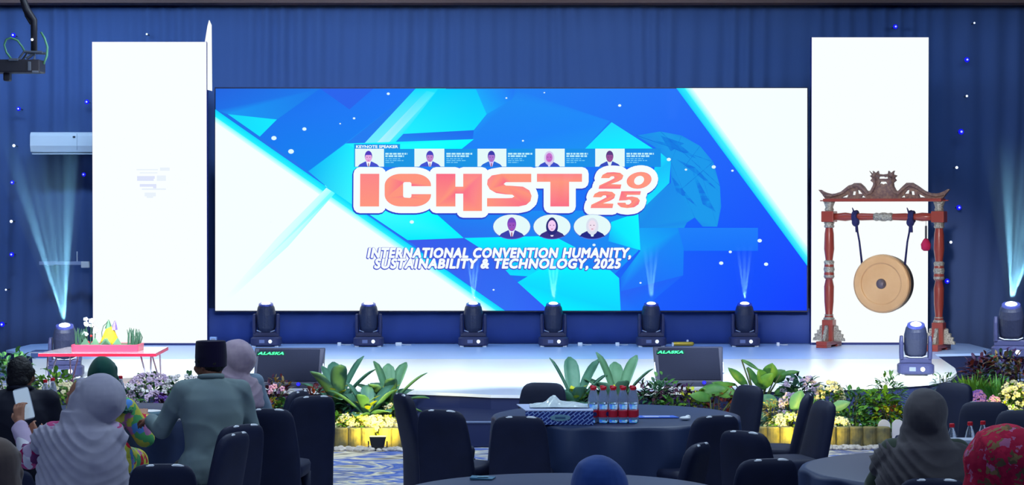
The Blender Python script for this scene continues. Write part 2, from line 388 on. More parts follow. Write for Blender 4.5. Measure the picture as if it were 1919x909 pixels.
def portrait(cx, x0, x1, y0, y1, hair, skin, coat, shirt, style='m'):
    h = y1 - y0; hx = h * .19; hy = h * .30; hc = y0 + h * .45
    sh = [(cx - h * .62, y1), (cx - h * .5, y1 - h * .14), (cx - h * .18, y1 - h * .30), (cx + h * .18, y1 - h * .30), (cx + h * .5, y1 - h * .14), (cx + h * .62, y1)]
    pc.poly([(min(max(x, x0), x1), y) for x, y in sh], coat)
    pc.poly([(cx - h * .14, y1 - h * .30), (cx + h * .14, y1 - h * .30), (cx + h * .05, y1), (cx - h * .05, y1)], shirt)
    if style == 'm':
        pc.poly([(cx - h * .025, y1 - h * .2), (cx + h * .025, y1 - h * .2), (cx + h * .03, y1), (cx - h * .03, y1)], (150, 60, 110))
    if style == 'long': pc.ell(cx, hc + h * .08, hx * 1.5, hy * 1.35, hair)
    if style == 'veil': pc.ell(cx, hc + h * .06, hx * 1.55, hy * 1.35, hair)
    else: pc.ell(cx, hc - h * .05, hx * 1.12, hy * 1.05, hair)
    pc.ell(cx, hc + h * .03, hx, hy * .88, skin)
    if style in ('m', 'open'): pc.ell(cx, hc - h * .12, hx * 1.06, hy * .55, hair, a0=PI, a1=2 * PI)
    for sx in (-1, 1): pc.ell(cx + sx * hx * .42, hc + h * .01, hx * .16, hx * .10, (70, 50, 90), n=8)
    pc.ell(cx, hc + h * .19, hx * .3, hx * .09, (190, 90, 120), n=8)
PB = (228, 250, 250)
for i, (x0, x1, cx, hair, skin, coat, shirt, stl) in enumerate(((666, 720, 691, (80, 60, 190), (232, 170, 225), (70, 80, 205), WH, 'm'), (777, 833, 806, (70, 66, 190), (190, 130, 205), (66, 84, 210), WH, 'm'), (895, 949, 921, (60, 60, 170), (170, 120, 210), (40, 110, 220), (220, 200, 250), 'm'), (1003, 1058, 1029, (215, 205, 240), (196, 110, 205), (60, 80, 200), (225, 225, 250), 'veil'), (1115, 1170, 1142, (90, 60, 130), (150, 80, 150), (56, 76, 190), PB, 'open'))):
    pc.poly([(x0, 279), (x1, 279), (x1, 312.5), (x0, 312.5)], PB)
    portrait(cx, x0, x1, 280, 312.5, hair, skin, coat, shirt, stl)
# unreadably small name lines
random.seed(3)
for x0, x1 in ((723, 772), (837, 890), (952, 1000), (1061, 1110), (1173, 1232)):
    for k, (y, hgt, lo) in enumerate(((287, 3.2, .95), (291.5, 3.0, .8), (297, 1.6, .6), (300.5, 1.6, .72), (304, 1.6, .4))):
        x = x0; pc.lay += 1; e = x0 + (x1 - x0) * lo * random.uniform(.85, 1.)
        while x < e:
            w = random.uniform(3, 9); pc.poly([(x, y), (min(x + w, e), y), (min(x + w, e), y + hgt), (x, y + hgt)], (190, 240, 252) if k < 2 else (120, 206, 246), False); x += w + 1.5
# ICHST 2025
def cshape():
    o = []; N = 10
    def arc(cx, cy, rx, ry, a0, a1): return [(cx + rx * math.cos(R(a0 + (a1 - a0) * i / N)), cy + ry * math.sin(R(a0 + (a1 - a0) * i / N))) for i in range(N + 1)]
    o += [(808.5, 349.2)] + arc(778, 348, 30.5, 22, 0, -90) + arc(752, 348, 30, 22, -90, -180) + arc(752, 365, 30, 22, 180, 90) + arc(778, 365, 30.5, 22, 90, 0) + [(808.5, 364)]
    o += [(772, 364), (772, 367.5)] + arc(768, 367.5, 4, 3.5, 0, 90)[1:] + arc(760, 367, 3.5, 3.5, 90, 180) + arc(760, 345, 3.5, 3.5, 180, 270) + arc(768, 345, 4, 3.5, 270, 360) + [(772, 349.2)]
    return o
LET = [[(676.4, 326), (712, 326), (711.5, 387), (676, 387)], cshape(),
       [(818, 326), (854, 326), (854, 350), (868.5, 350), (868.5, 326), (903.5, 326), (903.5, 395.5), (868.5, 395.5), (868.5, 363), (854, 363), (854, 387), (818, 387)],
       [(995.4, 326), (940, 326), (922, 329), (914, 337), (913, 346), (918, 355), (930, 362), (948, 364.5), (960, 365), (964, 368), (960, 371), (950, 371.5), (913, 371.5), (913, 387), (972, 387), (986, 384), (994, 377), (996, 367), (992, 357), (980, 350), (960, 348.5), (948, 348), (944, 345), (948, 341.7), (960, 341.7), (995.4, 341.7)],
       [(1006, 326), (1090, 326), (1090, 341), (1066, 341), (1066, 387), (1031, 387), (1031, 341), (1006, 341)]]
def sloped(pts, x0, y0, w, h, sh): return [(x0 + u * w + sh * (1 - v) * h, y0 + v * h) for u, v in pts]
TWO = [(0, .36), (.04, .16), (.22, .02), (.5, 0), (.8, .04), (.97, .2), (.95, .42), (.8, .56), (.5, .72), (.97, .74), (.97, 1), (0, 1), (0, .80), (.4, .52), (.6, .36), (.56, .25), (.44, .25), (.36, .36)]
FIVE = [(.06, 0), (.95, 0), (.95, .22), (.36, .22), (.35, .34), (.6, .31), (.86, .38), (1, .55), (.97, .78), (.8, .95), (.5, 1), (.2, .95), (.02, .78), (0, .68), (.36, .68), (.42, .79), (.54, .79), (.63, .68), (.6, .56), (.5, .5), (.36, .54), (.04, .56)]
ZERO = [(.5 + .5 * math.cos(2 * PI * i / 24), .5 + .5 * math.sin(2 * PI * i / 24)) for i in range(24)]
ZIN = [(.5 + .2 * math.cos(2 * PI * i / 16), .5 + .27 * math.sin(2 * PI * i / 16)) for i in range(16)]
D = [sloped(TWO, 1121, 323, 42, 31, .22), sloped(FIVE, 1154, 358.5, 41, 31.5, .22), sloped(TWO, 1106, 358.5, 42, 31.5, .22), sloped(ZERO, 1170, 322.5, 46, 31.5, .22)]
ZH = sloped(ZIN, 1170, 322.5, 46, 31.5, .22)
pc.dilate(LET, 14.0, (44, 70, 205), -1, 1.5); pc.dilate(D, 14, (44, 70, 205), -1, 1.5)
pc.dilate(LET, 12.5, WH); pc.dilate(D, 12.5, WH)
C1, C2, C3 = (252, 134, 136), (254, 150, 126), (250, 112, 134)
for i, lp in enumerate(LET + D):
    pc.poly(lp, [(C1, C2, C3, C2)[(k // 2 + i) % 4] for k in range(len(lp))])
pc.poly(ZH, WH)
# round portraits
for cx, hair, skin, coat, shirt, stl in ((959, (120, 70, 190), (150, 80, 190), (60, 66, 170), (235, 240, 255), 'm'), (1034, (40, 40, 120), (245, 205, 245), (60, 50, 130), (240, 230, 255), 'long'), (1109, (220, 225, 240), (240, 225, 240), (36, 40, 130), (225, 245, 250), 'veil')):
    pc.ell(cx, 425, 35.5, 23.5, (90, 110, 215)); pc.ell(cx, 424.5, 34.5, 22.5, PB)
    portrait(cx, cx - 24, cx + 24, 404, 443, hair, skin, coat, shirt, stl)
    pc.ell(cx, 424.5, 34.5, 22.5, coat, a0=R(55), a1=R(125))
for txt, x0, x1, y0, y1 in (('INTERNATIONAL CONVENTION HUMANITY,', 691, 1180, 464.5, 481.8), ('SUSTAINABILITY & TECHNOLOGY, 2025', 704, 1162, 484.5, 501.5)):
    put_text(txt, x0, x1, y0, y1, (70, 84, 205), 2.6, .2, 1.12, -.6, .8)
    put_text(txt, x0, x1, y0, y1, WH, 1.25, .2, 1.12)
def emission_mat(name, strength):
    m = bpy.data.materials.new(name); m.use_nodes = True; nt = m.node_tree; b = nt.nodes['Principled BSDF']
    b.inputs['Base Color'].default_value = (.005, .005, .008, 1); b.inputs['Roughness'].default_value = .6; b.inputs['Specular IOR Level'].default_value = 0
    at = nt.nodes.new('ShaderNodeAttribute'); at.attribute_name = 'picture'
    nt.links.new(at.outputs['Color'], b.inputs['Emission Color']); b.inputs['Emission Strength'].default_value = strength
    return m
me = bpy.data.meshes.new('display_picture'); me.from_pydata(pc.v, [], pc.f); me.update()
ca = me.color_attributes.new('picture', 'FLOAT_COLOR', 'POINT')
for i, c in enumerate(pc.c): ca.data[i].color = (*L3(c), 1)
me.materials.append(emission_mat('led_picture', 1.0))
link('display_picture', me, screen)

# dark cloth under and beside the screen
a = P(389, 646, SCR_Y + .12); b = P(1521, 580, SCR_Y + .12)
sk = MB(); n = 240; vs = []; fs = []
for j, z in enumerate((ZS + .002, .6, .86)):
    for i in range(n):
        x = a.x + (b.x - a.x) * i / (n - 1); vs.append((x, SCR_Y + .16 + .012 * math.sin(x * 17 + j * .4 * math.sin(x)) + .02 * noise.noise(Vector((x * 2, z * 3, 0))), z))
for j in range(2):
    for i in range(n - 1): q = j * n + i; fs.append((q, q + 1, q + n + 1, q + n))
sk.add(vs, fs); o = sk.build('screen_skirt', mat('navy_skirt_cloth', (58, 82, 160), .7, .3), smooth=True)
o.modifiers.new('cloth', 'SOLIDIFY').thickness = .01
tag(o, 'dark blue cloth skirt closing the gap under the big screen', 'cloth')

# tall white light panels
def light_panel(label, px0, px1, pyt, pyb, Y, fin=False):
    a = P(px0, pyt, Y); b = P(px1, pyb, Y); t = thing('light_panel', label, 'light panel', ((a.x + b.x) / 2, Y, ZS), 0, 'white light panels flanking the screen')
    w = (b.x - a.x) / 2; h = a.z - ZS
    MB().box((-w, .01, 0), (w, .14, h)).build('frame', mat('panel_frame', (40, 50, 120), .5), t)
    MB().box((-w + .004, 0, .03), (w - .004, .012, h - .004)).build('lit_face', mat('white_led_face', (8, 8, 10), .6, 0, emit=(250, 255, 255), es=1.0), t)
    if fin:
        pts = [(383, 79), (388, 48), (391, 37), (395, 46), (396, 170), (388, 168), (388, 79)]
        q = [P(x, y, Y) for x, y in pts]
        me = poly_extrude([[(p.x - t.location.x, p.z - ZS) for p in q]], .05); me.materials.append(MATS['white_led_face'])
        f = link('edge_fin', me, t); f.location = (0, .06, 0); f['label'] = 'pointed white upright fin on the panel edge'
        m = mat('faint_lilac_mark', (8, 8, 10), .6, 0, emit=(222, 229, 252), es=1.); m2 = mat('pale_grey_mark', (8, 8, 10), .6, 0, emit=(234, 243, 252), es=1.)
        mb = MB()
        for (x0, x1, y0, y1, k) in ((256, 296, 317, 319, 1), (262, 295, 323, 325, 1), (300, 318, 314, 320, 1), (257, 288, 330, 339, 0), (277, 290, 330, 335, 0), (294, 311, 329, 339, 1), (262, 290, 345, 350, 0), (287, 293, 345, 355, 0), (266, 311, 353, 356, 1), (271, 292, 361, 368, 1), (275, 287, 368, 371, 1)):
            mb.cur = k; p0 = P(x0, y0, Y); p1 = P(x1, y1, Y)
            mb.box((p0.x - t.location.x, -.003 - .001 * k, p1.z - ZS), (p1.x - t.location.x, .0, p0.z - ZS))
        mb.build('faint_emblem', [m, m2], t)['label'] = 'faint lilac striped emblem'
light_panel('tall white light panel with a pointed fin and faint emblem, left of the screen', 172, 388.5, 78, 645, 28.6, True)
light_panel('plain tall white light panel behind the gong, right of the screen', 1521, 1739, 69.5, 644, 28.72)

# ================================================================== WALL THINGS
def air_conditioner():
    p = P(62, 290, 29.95); t = thing('air_conditioner', 'white split air conditioner unit high on the curtain left of the left light panel', 'air conditioner', (p.x, 29.95, p.z))
    mb = MB(); prof = [(0, .31), (-.16, .31), (-.20, .27), (-.205, .12), (-.17, .035), (-.10, .02), (0, .02)]
    n = len(prof); W_ = .95; vs = [(0, y, z) for y, z in prof] + [(W_, y, z) for y, z in prof]
    mb.add(vs, [tuple(range(n)), tuple(range(2 * n - 1, n - 1, -1))] + [(i + n, (i + 1) % n + n, (i + 1) % n, i) for i in range(n)])
    mb.build('housing', mat('white_plastic', (225, 228, 236), .35), t, bevel=.008)
    MB().box((.03, -.2, .0), (W_ - .03, -.08, .018)).build('air_flap', mat('pale_flap', (196, 202, 214), .4), t)
    MB().box((.655, -.2085, .06), (.66, -.20, .29)).build('panel_seam', mat('grey_seam', (150, 156, 175), .5), t)
    MB().box((.60, -.2095, .23), (.635, -.2, .255)).build('emblem', mat('chrome_emblem', (200, 205, 215), .2, metal=1.), t)
    MB().box((.1, 0, .05), (.85, .42, .25)).build('mounting_bracket', MATS['grey_seam'], t)
air_conditioner()
def bracket_shelf():
    a = P(73, 498, 29.95); b = P(168, 488, 29.95)
    t = thing('wall_batten', 'thin pale horizontal batten with a white clip on the curtain beneath the air conditioner', 'batten', (a.x, 29.95, a.z))
    MB().box((0, 0, .01), (b.x - a.x - .1, .05, .06)).build('bar', mat('bluish_batten', (150, 165, 205), .5), t, bevel=.006)
    MB().box((b.x - a.x - .12, -.02, -.03), (b.x - a.x, .05, .06)).build('end_clip', MATS['white_plastic'], t, bevel=.01)
    MB().tube([(b.x - a.x - .18, .02, .05), (b.x - a.x - .18, .02, .2)], .008).build('hook', MATS['white_plastic'], t)
    MB().box((.1, .05, .0), (.2, .42, .05)).build('wall_arm', MATS['bluish_batten'], t)
bracket_shelf()

def jib():
    Y = 19.0; c = P(38, 126, Y)
    t = thing('camera_jib', 'dark camera jib head with green cables hanging in the top left corner', 'camera crane', c)
    s = Y / F; q = lambda px, py, y=0.: ((px - 38) * s, y, (126 - py) * s)
    dk = mat('jib_black', (46, 44, 56), .5); g = mat('jib_grey', (110, 118, 135), .4, metal=.4)
    m = MB(); m.tube([q(41, -40), q(44, 0), q(50, 18), q(64, 38), q(64, 96)], [.03, .03, .034, .03, .028], 10); m.build('arm', dk, t, smooth=True)
    m = MB(); m.tube([q(38, -5, .03), q(48, 30, .03), q(57, 45, .03)], .012); m.build('brace', dk, t)
    m = MB(); m.box(q(-30, 137, -.12), q(80, 113, .12)); m.box(q(8, 152, -.05), q(20, 136, .05)); m.build('camera_body', dk, t, bevel=.012)
    m = MB(); m.box(q(22, 116, -.13), q(40, 111, .13)); m.box(q(58, 134, -.135), q(64, 117, -.12)); m.box(q(66, 138, -.135), q(78, 134, -.12)); m.build('camera_fittings', g, t, bevel=.004)
    m = MB(); m.tube([q(38, 112, -.06), q(48, 98, -.06), q(82, 99, -.06)], .012); m.tube([q(38, 112, .08), q(48, 98, .08), q(82, 99, .08)], .012); m.tube([q(50, 110), q(66, 100), q(64, 112)], .014); m.build('handle_frame', g, t)
    gc = mat('green_cable', (110, 175, 135), .4)
    m = MB(); m.tube([q(21, 110), q(12, 98), q(8, 84), q(12, 74), q(21, 71), q(33, 76), q(42, 88), q(47, 98)], .009); m.build('cable', gc, t, smooth=True)
    m = MB(); m.tube([q(76, 60, .02), q(83, 72, .02), q(88, 88, .02), q(87, 104, .02), q(81, 120, .02)], .010); m.build('cable', gc, t, smooth=True)
    m = MB(); m.ball(q(62, 75, -.035), .012); m.build('indicator_lamp', mat('white_led', (255, 255, 255), emit=(255, 255, 255), es=1.), t)
jib()

# pin lights twinkling on the curtain
blue_led = mat('blue_pin_led', (20, 20, 255), .4, emit=(24, 18, 255), es=1.3); white_led = mat('white_pin_led', (255, 255, 255), .4, emit=(235, 245, 255), es=1.2); blue_halo = mat('blue_bulb', (20, 24, 200), .3, emit=(16, 16, 225), es=1.)
ORD = ['topmost', 'second from the top', 'third from the top', 'fourth from the top', 'fifth from the top', 'sixth from the top', 'seventh from the top', 'eighth from the top', 'lowest']
def pins(lst, colour, where):
    lst = sorted(lst, key=lambda q: q[1]); n = len(lst)
    for i, (x, y, r) in enumerate(lst):
        w = 'lowest' if i == n - 1 and n > 1 else ORD[i]
        p = P(x, y, CURT_Y - .21); t = thing('pin_light', f'tiny {colour} pin light, {w} {where}', 'pin light', p, 0, 'pin lights on the curtain')
        rr = r / 133.
        MB().ball((0, 0, 0), rr * (1. if colour == 'blue' else .9), 10, 6).build('bulb', blue_halo if colour == 'blue' else white_led, t, smooth=True)
        if colour == 'blue': MB().ball((0, -rr * .9, 0), rr * .38, 8, 5).build('filament', mat('hot_filament', (255, 255, 255), emit=(150, 160, 255), es=1.4), t)
        MB().tube([(0, rr * .5, 0), (0, .3, 0)], .006, 6).build('stalk', MATS['jib_black'], t)
pins([(25, 66, 4.5), (35, 204, 4), (163, 191, 4.5), (23, 342, 4), (157, 327, 4), (22, 477, 4.5), (4, 608, 5)], 'blue', 'left of the left panel')
pins([(26, 273, 3.2), (21, 415, 3.2), (11, 543, 2), (275, 64, 2)], 'white', 'on the left part of the curtain')
pins([(1678, 50, 4.5), (1812, 112, 5), (1801, 247, 5.5), (1797, 389, 5), (1775, 527, 5)], 'blue', 'around the right panel')
pins([(1826, 43, 2), (1812, 180, 2.4), (1793, 314, 3), (1782, 454, 3)], 'white', 'right of the right panel')

# ================================================================== MOVING HEADS
mh_body = mat('haze_tinted_black', (54, 58, 98), .5, .4); mh_head = mat('fixture_head_black', (40, 46, 74), .45, .5, bump=.25, scale=40)  # body black lifted towards blue to carry the haze light
lens_m = mat('lens_glow', (255, 255, 255), emit=(235, 250, 255), es=2.6); ring_m = mat('lens_ring', (90, 100, 190), .25, .6, metal=.5); dot_m = mat('glowing_badge', (255, 255, 255), .5, emit=(235, 240, 255), es=.75); disp_m = mat('grey_display', (120, 130, 175), .25)  # white badge glows by its own emission, though it is no lamp
def moving_head(px, Y, z, label, group, yaw=0., tilt=14.):
    p = P(px, 600, Y); t = thing('moving_head_light', label, 'stage light', (p.x, Y, z), R(yaw), group)
    b = MB(); b.loft([(0, 0, .012, .185, .15), (0, 0, .03, .2, .165), (0, 0, .11, .2, .165), (0, 0, .13, .17, .14)], 28, 5); base = b.build('base', mh_body, t)
    f = MB(); [f.box((sx * .15 - .025, sy * .11 - .025, 0), (sx * .15 + .025, sy * .11 + .025, .014)) for sx in (-1, 1) for sy in (-1, 1)]; f.build('foot_pads', MATS['white_plastic'], base)
    MB().box((-.075, -.172, .05), (-.005, -.163, .095)).build('display', disp_m, base)
    MB().loft([(0, 0, 0, .024, .024), (0, 0, .008, .024, .024)], 18, 2, Matrix.Translation((.07, -.163, .072)) @ Matrix.Rotation(PI / 2, 4, 'X')).build('round_badge', dot_m, base)
    y = MB(); y.box((-.172, -.06, .13), (.172, .06, .19))
    for s in (-1, 1):
        y.loft([(s * .153, 0, .17, .024, .07), (s * .156, 0, .25, .024, .075), (s * .156, 0, .37, .022, .07), (s * .154, 0, .43, .018, .05)], 16, 4)
    yoke = y.build('yoke', mh_body, t, bevel=.008)
    M = Matrix.Translation((0, 0, .36)) @ Matrix.Rotation(R(tilt), 4, 'X')
    h = MB(); h.loft([(0, 0, -.165, .07, .07), (0, 0, -.155, .11, .11), (0, 0, -.10, .125, .125), (0, 0, .08, .128, .128), (0, 0, .16, .112, .112), (0, 0, .20, .09, .09)], 28, 2.3, M)
    head = h.build('head', mh_head, t, smooth=False)
    MB().loft([(0, 0, .192, .098, .098), (0, 0, .212, .094, .094), (0, 0, .214, .075, .075)], 28, 2, M).build('lens_ring', ring_m, head)
    MB().ball((0, 0, 0), (.062, .062, .022), 22, 8, None).build('lens', lens_m, head, smooth=True).matrix_local = M @ Matrix.Translation((0, 0, .212))
    w = MB(); w.tube([(-.12, -.062, .215), (-.07, -.066, .196), (.07, -.066, .196), (.12, -.062, .215)], .006, 6); w.build('yoke_rim', mat('pale_rim', (190, 200, 225), .3), yoke)
    return t, Matrix.Translation((p.x, Y, z)) @ Matrix.Rotation(R(yaw), 4, 'Z') @ M
back_names = ['in front of the screen, nearest the left light panel', 'in front of the screen, second from the left light panel', 'in front of the screen at the foot of the cyan edge', 'in front of the screen, below the round portraits', 'in front of the screen, second from the right light panel', 'in front of the screen, nearest the right light panel']
HEADS = {}
for i, px in enumerate((499, 691, 887, 1037, 1220, 1395)):
    HEADS[i] = moving_head(px, 28.42, ZS, 'black moving head light ' + back_names[i], 'moving head lights along the foot of the screen', 0, 10)
HEADS['left'] = moving_head(122, 23.25, ZS, 'black moving head light behind the red table at the stage left corner', 'moving head lights at the stage corners', 6, 16)
HEADS['right'] = moving_head(1716, 23.55, ZS, 'large black moving head light standing in front of the gong', 'moving head lights at the stage corners', -8, 20)
fc = P(1895, 600, 22.1)
HEADS['far'] = moving_head(1895, 22.1, .665, 'black moving head light on the dark case at the far right', 'moving head lights at the stage corners', -14, 18)
t = thing('flight_case', 'dark equipment case behind the plants under the far right moving head', 'case', (fc.x, 22.1, 0))
MB().box((-.3, -.25, .06), (.3, .25, .66)).build('case_body', mat('case_black', (40, 46, 84), .6), t, bevel=.012)
MB().box((-.305, -.255, .45), (.305, .255, .465)).build('lid_seam', MATS['grey_edging'], t)
for sx in (-1, 1):
    for sy in (-1, 1): MB().ball((sx * .22, sy * .18, .031), .03, 10, 6).build('caster', MATS['jib_black'], t)

# beams: spot lamps in the lenses, seen in drifting stage haze
def haze_mat():
    m = bpy.data.materials.new('stage_haze'); m.use_nodes = True; nt = m.node_tree; nt.nodes.remove(nt.nodes['Principled BSDF'])
    v = nt.nodes.new('ShaderNodeVolumeScatter'); v.inputs['Color'].default_value = (.55, .86, 1, 1); v.inputs['Density'].default_value = .12; v.inputs['Anisotropy'].default_value = .0
    tc = nt.nodes.new('ShaderNodeTexCoord'); sp = nt.nodes.new('ShaderNodeSeparateXYZ'); mr = nt.nodes.new('ShaderNodeMapRange')   # the haze thins out upwards
    mr.inputs['From Min'].default_value = .1; mr.inputs['From Max'].default_value = .95; mr.inputs['To Min'].default_value = .12; mr.inputs['To Max'].default_value = 0.; mr.interpolation_type = 'SMOOTHSTEP'
    nt.links.new(tc.outputs['Generated'], sp.inputs[0]); nt.links.new(sp.outputs[2], mr.inputs['Value']); nt.links.new(mr.outputs[0], v.inputs['Density'])
    nt.links.new(v.outputs[0], nt.nodes['Material Output'].inputs['Volume']); return m
HZ = haze_mat()
def beam(key, spots, length, half, label, lean):
    t, M = HEADS[key]; o = M @ Vector((0, 0, .24))
    for (dx, dz, ang, pw) in spots:
        d = Vector((dx, .10, dz)).normalized()
        lamp('beam_lamp', 'SPOT', o + d * .02, o + d * 2, pw * 8, (.45, .8, 1.0), .01, spot=ang, blend=.7)
    ax = Vector((lean, .10, 1)).normalized(); q = ax.to_track_quat('Z', 'Y').to_matrix().to_4x4()
    mb = MB(); mb.loft([(0, 0, .0, .05, .05), (0, 0, length, half, half)], 24, 2)
    hz = mb.build('haze', HZ); hz.matrix_world = Matrix.Translation(o) @ q
    tag(hz, label, 'haze', None, 'stuff')
beam('left', ((-.15, 1, 22, 90), (-.33, 1, 6, 900), (-.24, 1, 3, 420), (-.15, 1, 3, 420), (-.06, 1, 3, 420), (.02, 1, 7, 900)), 2.6, .70, 'blue beam haze rising from the moving head behind the red table', -.16)
beam('far', ((.2, 1, 26, 90), (-.01, 1, 7, 900), (.10, 1, 3, 420), (.18, 1, 3, 420), (.27, 1, 3, 420), (.40, 1, 8, 900)), 1.9, .70, 'blue beam haze rising from the moving head at the far right', .2)
for k, nm in ((2, 'at the foot of the cyan edge'), (3, 'below the round portraits'), (4, 'second from the right light panel'), (5, 'nearest the right light panel')):
    beam(k, ((-.12, 1, 6, 330), (.12, 1, 6, 330), (.0, 1, 8, 200)), .85, .22, 'short blue beam haze over the moving head ' + nm, 0.)

# small things along the foot of the screen
for px, w, lb in ((636, .05, 'tiny white cable clip on the stage left of the second moving head'), (747, .085, 'small white box on the stage right of the second moving head'), (1087, .065, 'small white box on the stage just right of the fourth moving head'), (1157, .055, 'small white box on the stage left of the fifth moving head'), (1458, .04, 'tiny white cable clip on the stage right of the last moving head')):
    p = P(px, 640, 28.5); t = thing('connector_box', lb, 'connector', (p.x, 28.5, ZS))
    MB().box((-w / 2, -.03, 0), (w / 2, .03, .045)).build('box_shell', mat('glossy_white', (245, 248, 255), .3), t, bevel=.008)
    MB().tube([(w / 2 - .005, .0, .02), (w / 2 + .05, .06, .008), (w / 2 + .12, .09, .008)], .006, 6).build('cable_tail', MATS['white_plastic'], t)
p = P(1280, 640, 28.45)
t = thing('golden_bar', 'small golden bar lying on the stage right of the fifth moving head', 'golden bar', (p.x, 28.45, ZS))
MB().cap((-.12, 0, .03), .028, (.12, 0, .03), .028).build('bar', mat('gold_trim', (205, 170, 60), .35, metal=.5), t, smooth=True)
MB().ball((.06, 0, .068), .018).build('knob', MATS['glossy_white'], t, smooth=True)
MB().box((-.15, -.03, .0), (-.125, .03, .05)).build('end_cap', MATS['glossy_white'], t, bevel=.005)

p = P(86, 648, 26.3); t = thing('equipment_box', 'low dark blue box on the stage behind the left end of the red table', 'box', (p.x, 26.3, ZS))
MB().box((-.16, -.12, 0), (.16, .12, .085)).build('box_shell', mat('dark_blue_case', (44, 66, 118), .5), t, bevel=.01); MB().box((-.165, -.125, .06), (.165, .125, .068)).build('lid_seam', MATS['grey_seam'], t)
p = P(400, 632, 28.5); t = thing('power_box', 'small pale blue box standing at the foot of the left light panel', 'box', (p.x, 28.5, ZS))
MB().box((-.045, -.04, 0), (.045, .04, .12)).build('box_shell', mat('pale_blue_case', (150, 176, 224), .4), t, bevel=.008); MB().box((-.03, -.043, .07), (.03, -.04, .10)).build('socket_panel', MATS['grey_seam'], t)

# ================================================================== STAGE MONITORS
def monitor(px, Y, label, power):
    p = P(px, 700, Y); t = thing('stage_monitor', label, 'stage monitor', (p.x, Y, ZS), 0, 'wedge monitors at the stage front'); t.scale = (1, 1, .89)
    cab = MB(); w0, w1 = .33, .365
    prof = [(-.20, .0), (.20, .0), (.26, .12), (.18, .44), (.12, .44), (-.20, .06)]
    n = len(prof); vs = [(-(w0 + (w1 - w0) * z / .44), y, z) for y, z in prof] + [((w0 + (w1 - w0) * z / .44), y, z) for y, z in prof]
    cab.add(vs, [tuple(range(n)), tuple(range(2 * n - 1, n - 1, -1))] + [(i + n, (i + 1) % n + n, (i + 1) % n, i) for i in range(n)])
    cab.build('cabinet', mat('monitor_black', (34, 38, 60), .6, .4), t, bevel=.012)
    d = Vector((0, .32, .38)).normalized(); nrm = Vector((0, -.38, .32)).normalized()
    M = Matrix((( 1, 0, 0, 0), (0, d.y, nrm.y, -.20), (0, d.z, nrm.z, .06), (0, 0, 0, 1)))
    MB().box((-.315, .02, 0), (.315, .475, .012), M).build('grille', mat('grille_cloth', (20, 24, 42), .8, .15, bump=.3, scale=120), t, bevel=.006)
    for sx in (-1, 1): MB().box((sx * .352 - .008, .15, -.06), (sx * .352 + .008, .30, -.03), M).build('side_handle', MATS['pale_rim'], t, bevel=.003)
    v, f = text_mesh('ALASKA', .035, .25, 1.1); ax = min(q.x for q in v); bx = max(q.x for q in v)
    MB().box((-.335 + .0, .385, .0125), (-.335 + .29, .435, .014), M).build('logo_plate', mat('dark_green_plate', (10, 44, 40), .8, .1), t)
    tx = MB().add([M @ Vector((-.325 + (q.x - ax) / (bx - ax) * .27, .392 + q.y * .052, .0155)) for q in v], f); tx.build('logo_lettering', mat('green_lettering', (40, 230, 110), .5, emit=(30, 225, 100), es=.9), t)
    MB().ball((power, -.212, .05), .02, 12, 8).build('power_lamp', blue_led, t, smooth=True)
monitor(541, 21.95, 'black wedge monitor with green lettering on the stage beside the pale hijab woman', .12)
monitor(1291, 22.15, 'black wedge monitor with green lettering on the stage front right of centre', .14)

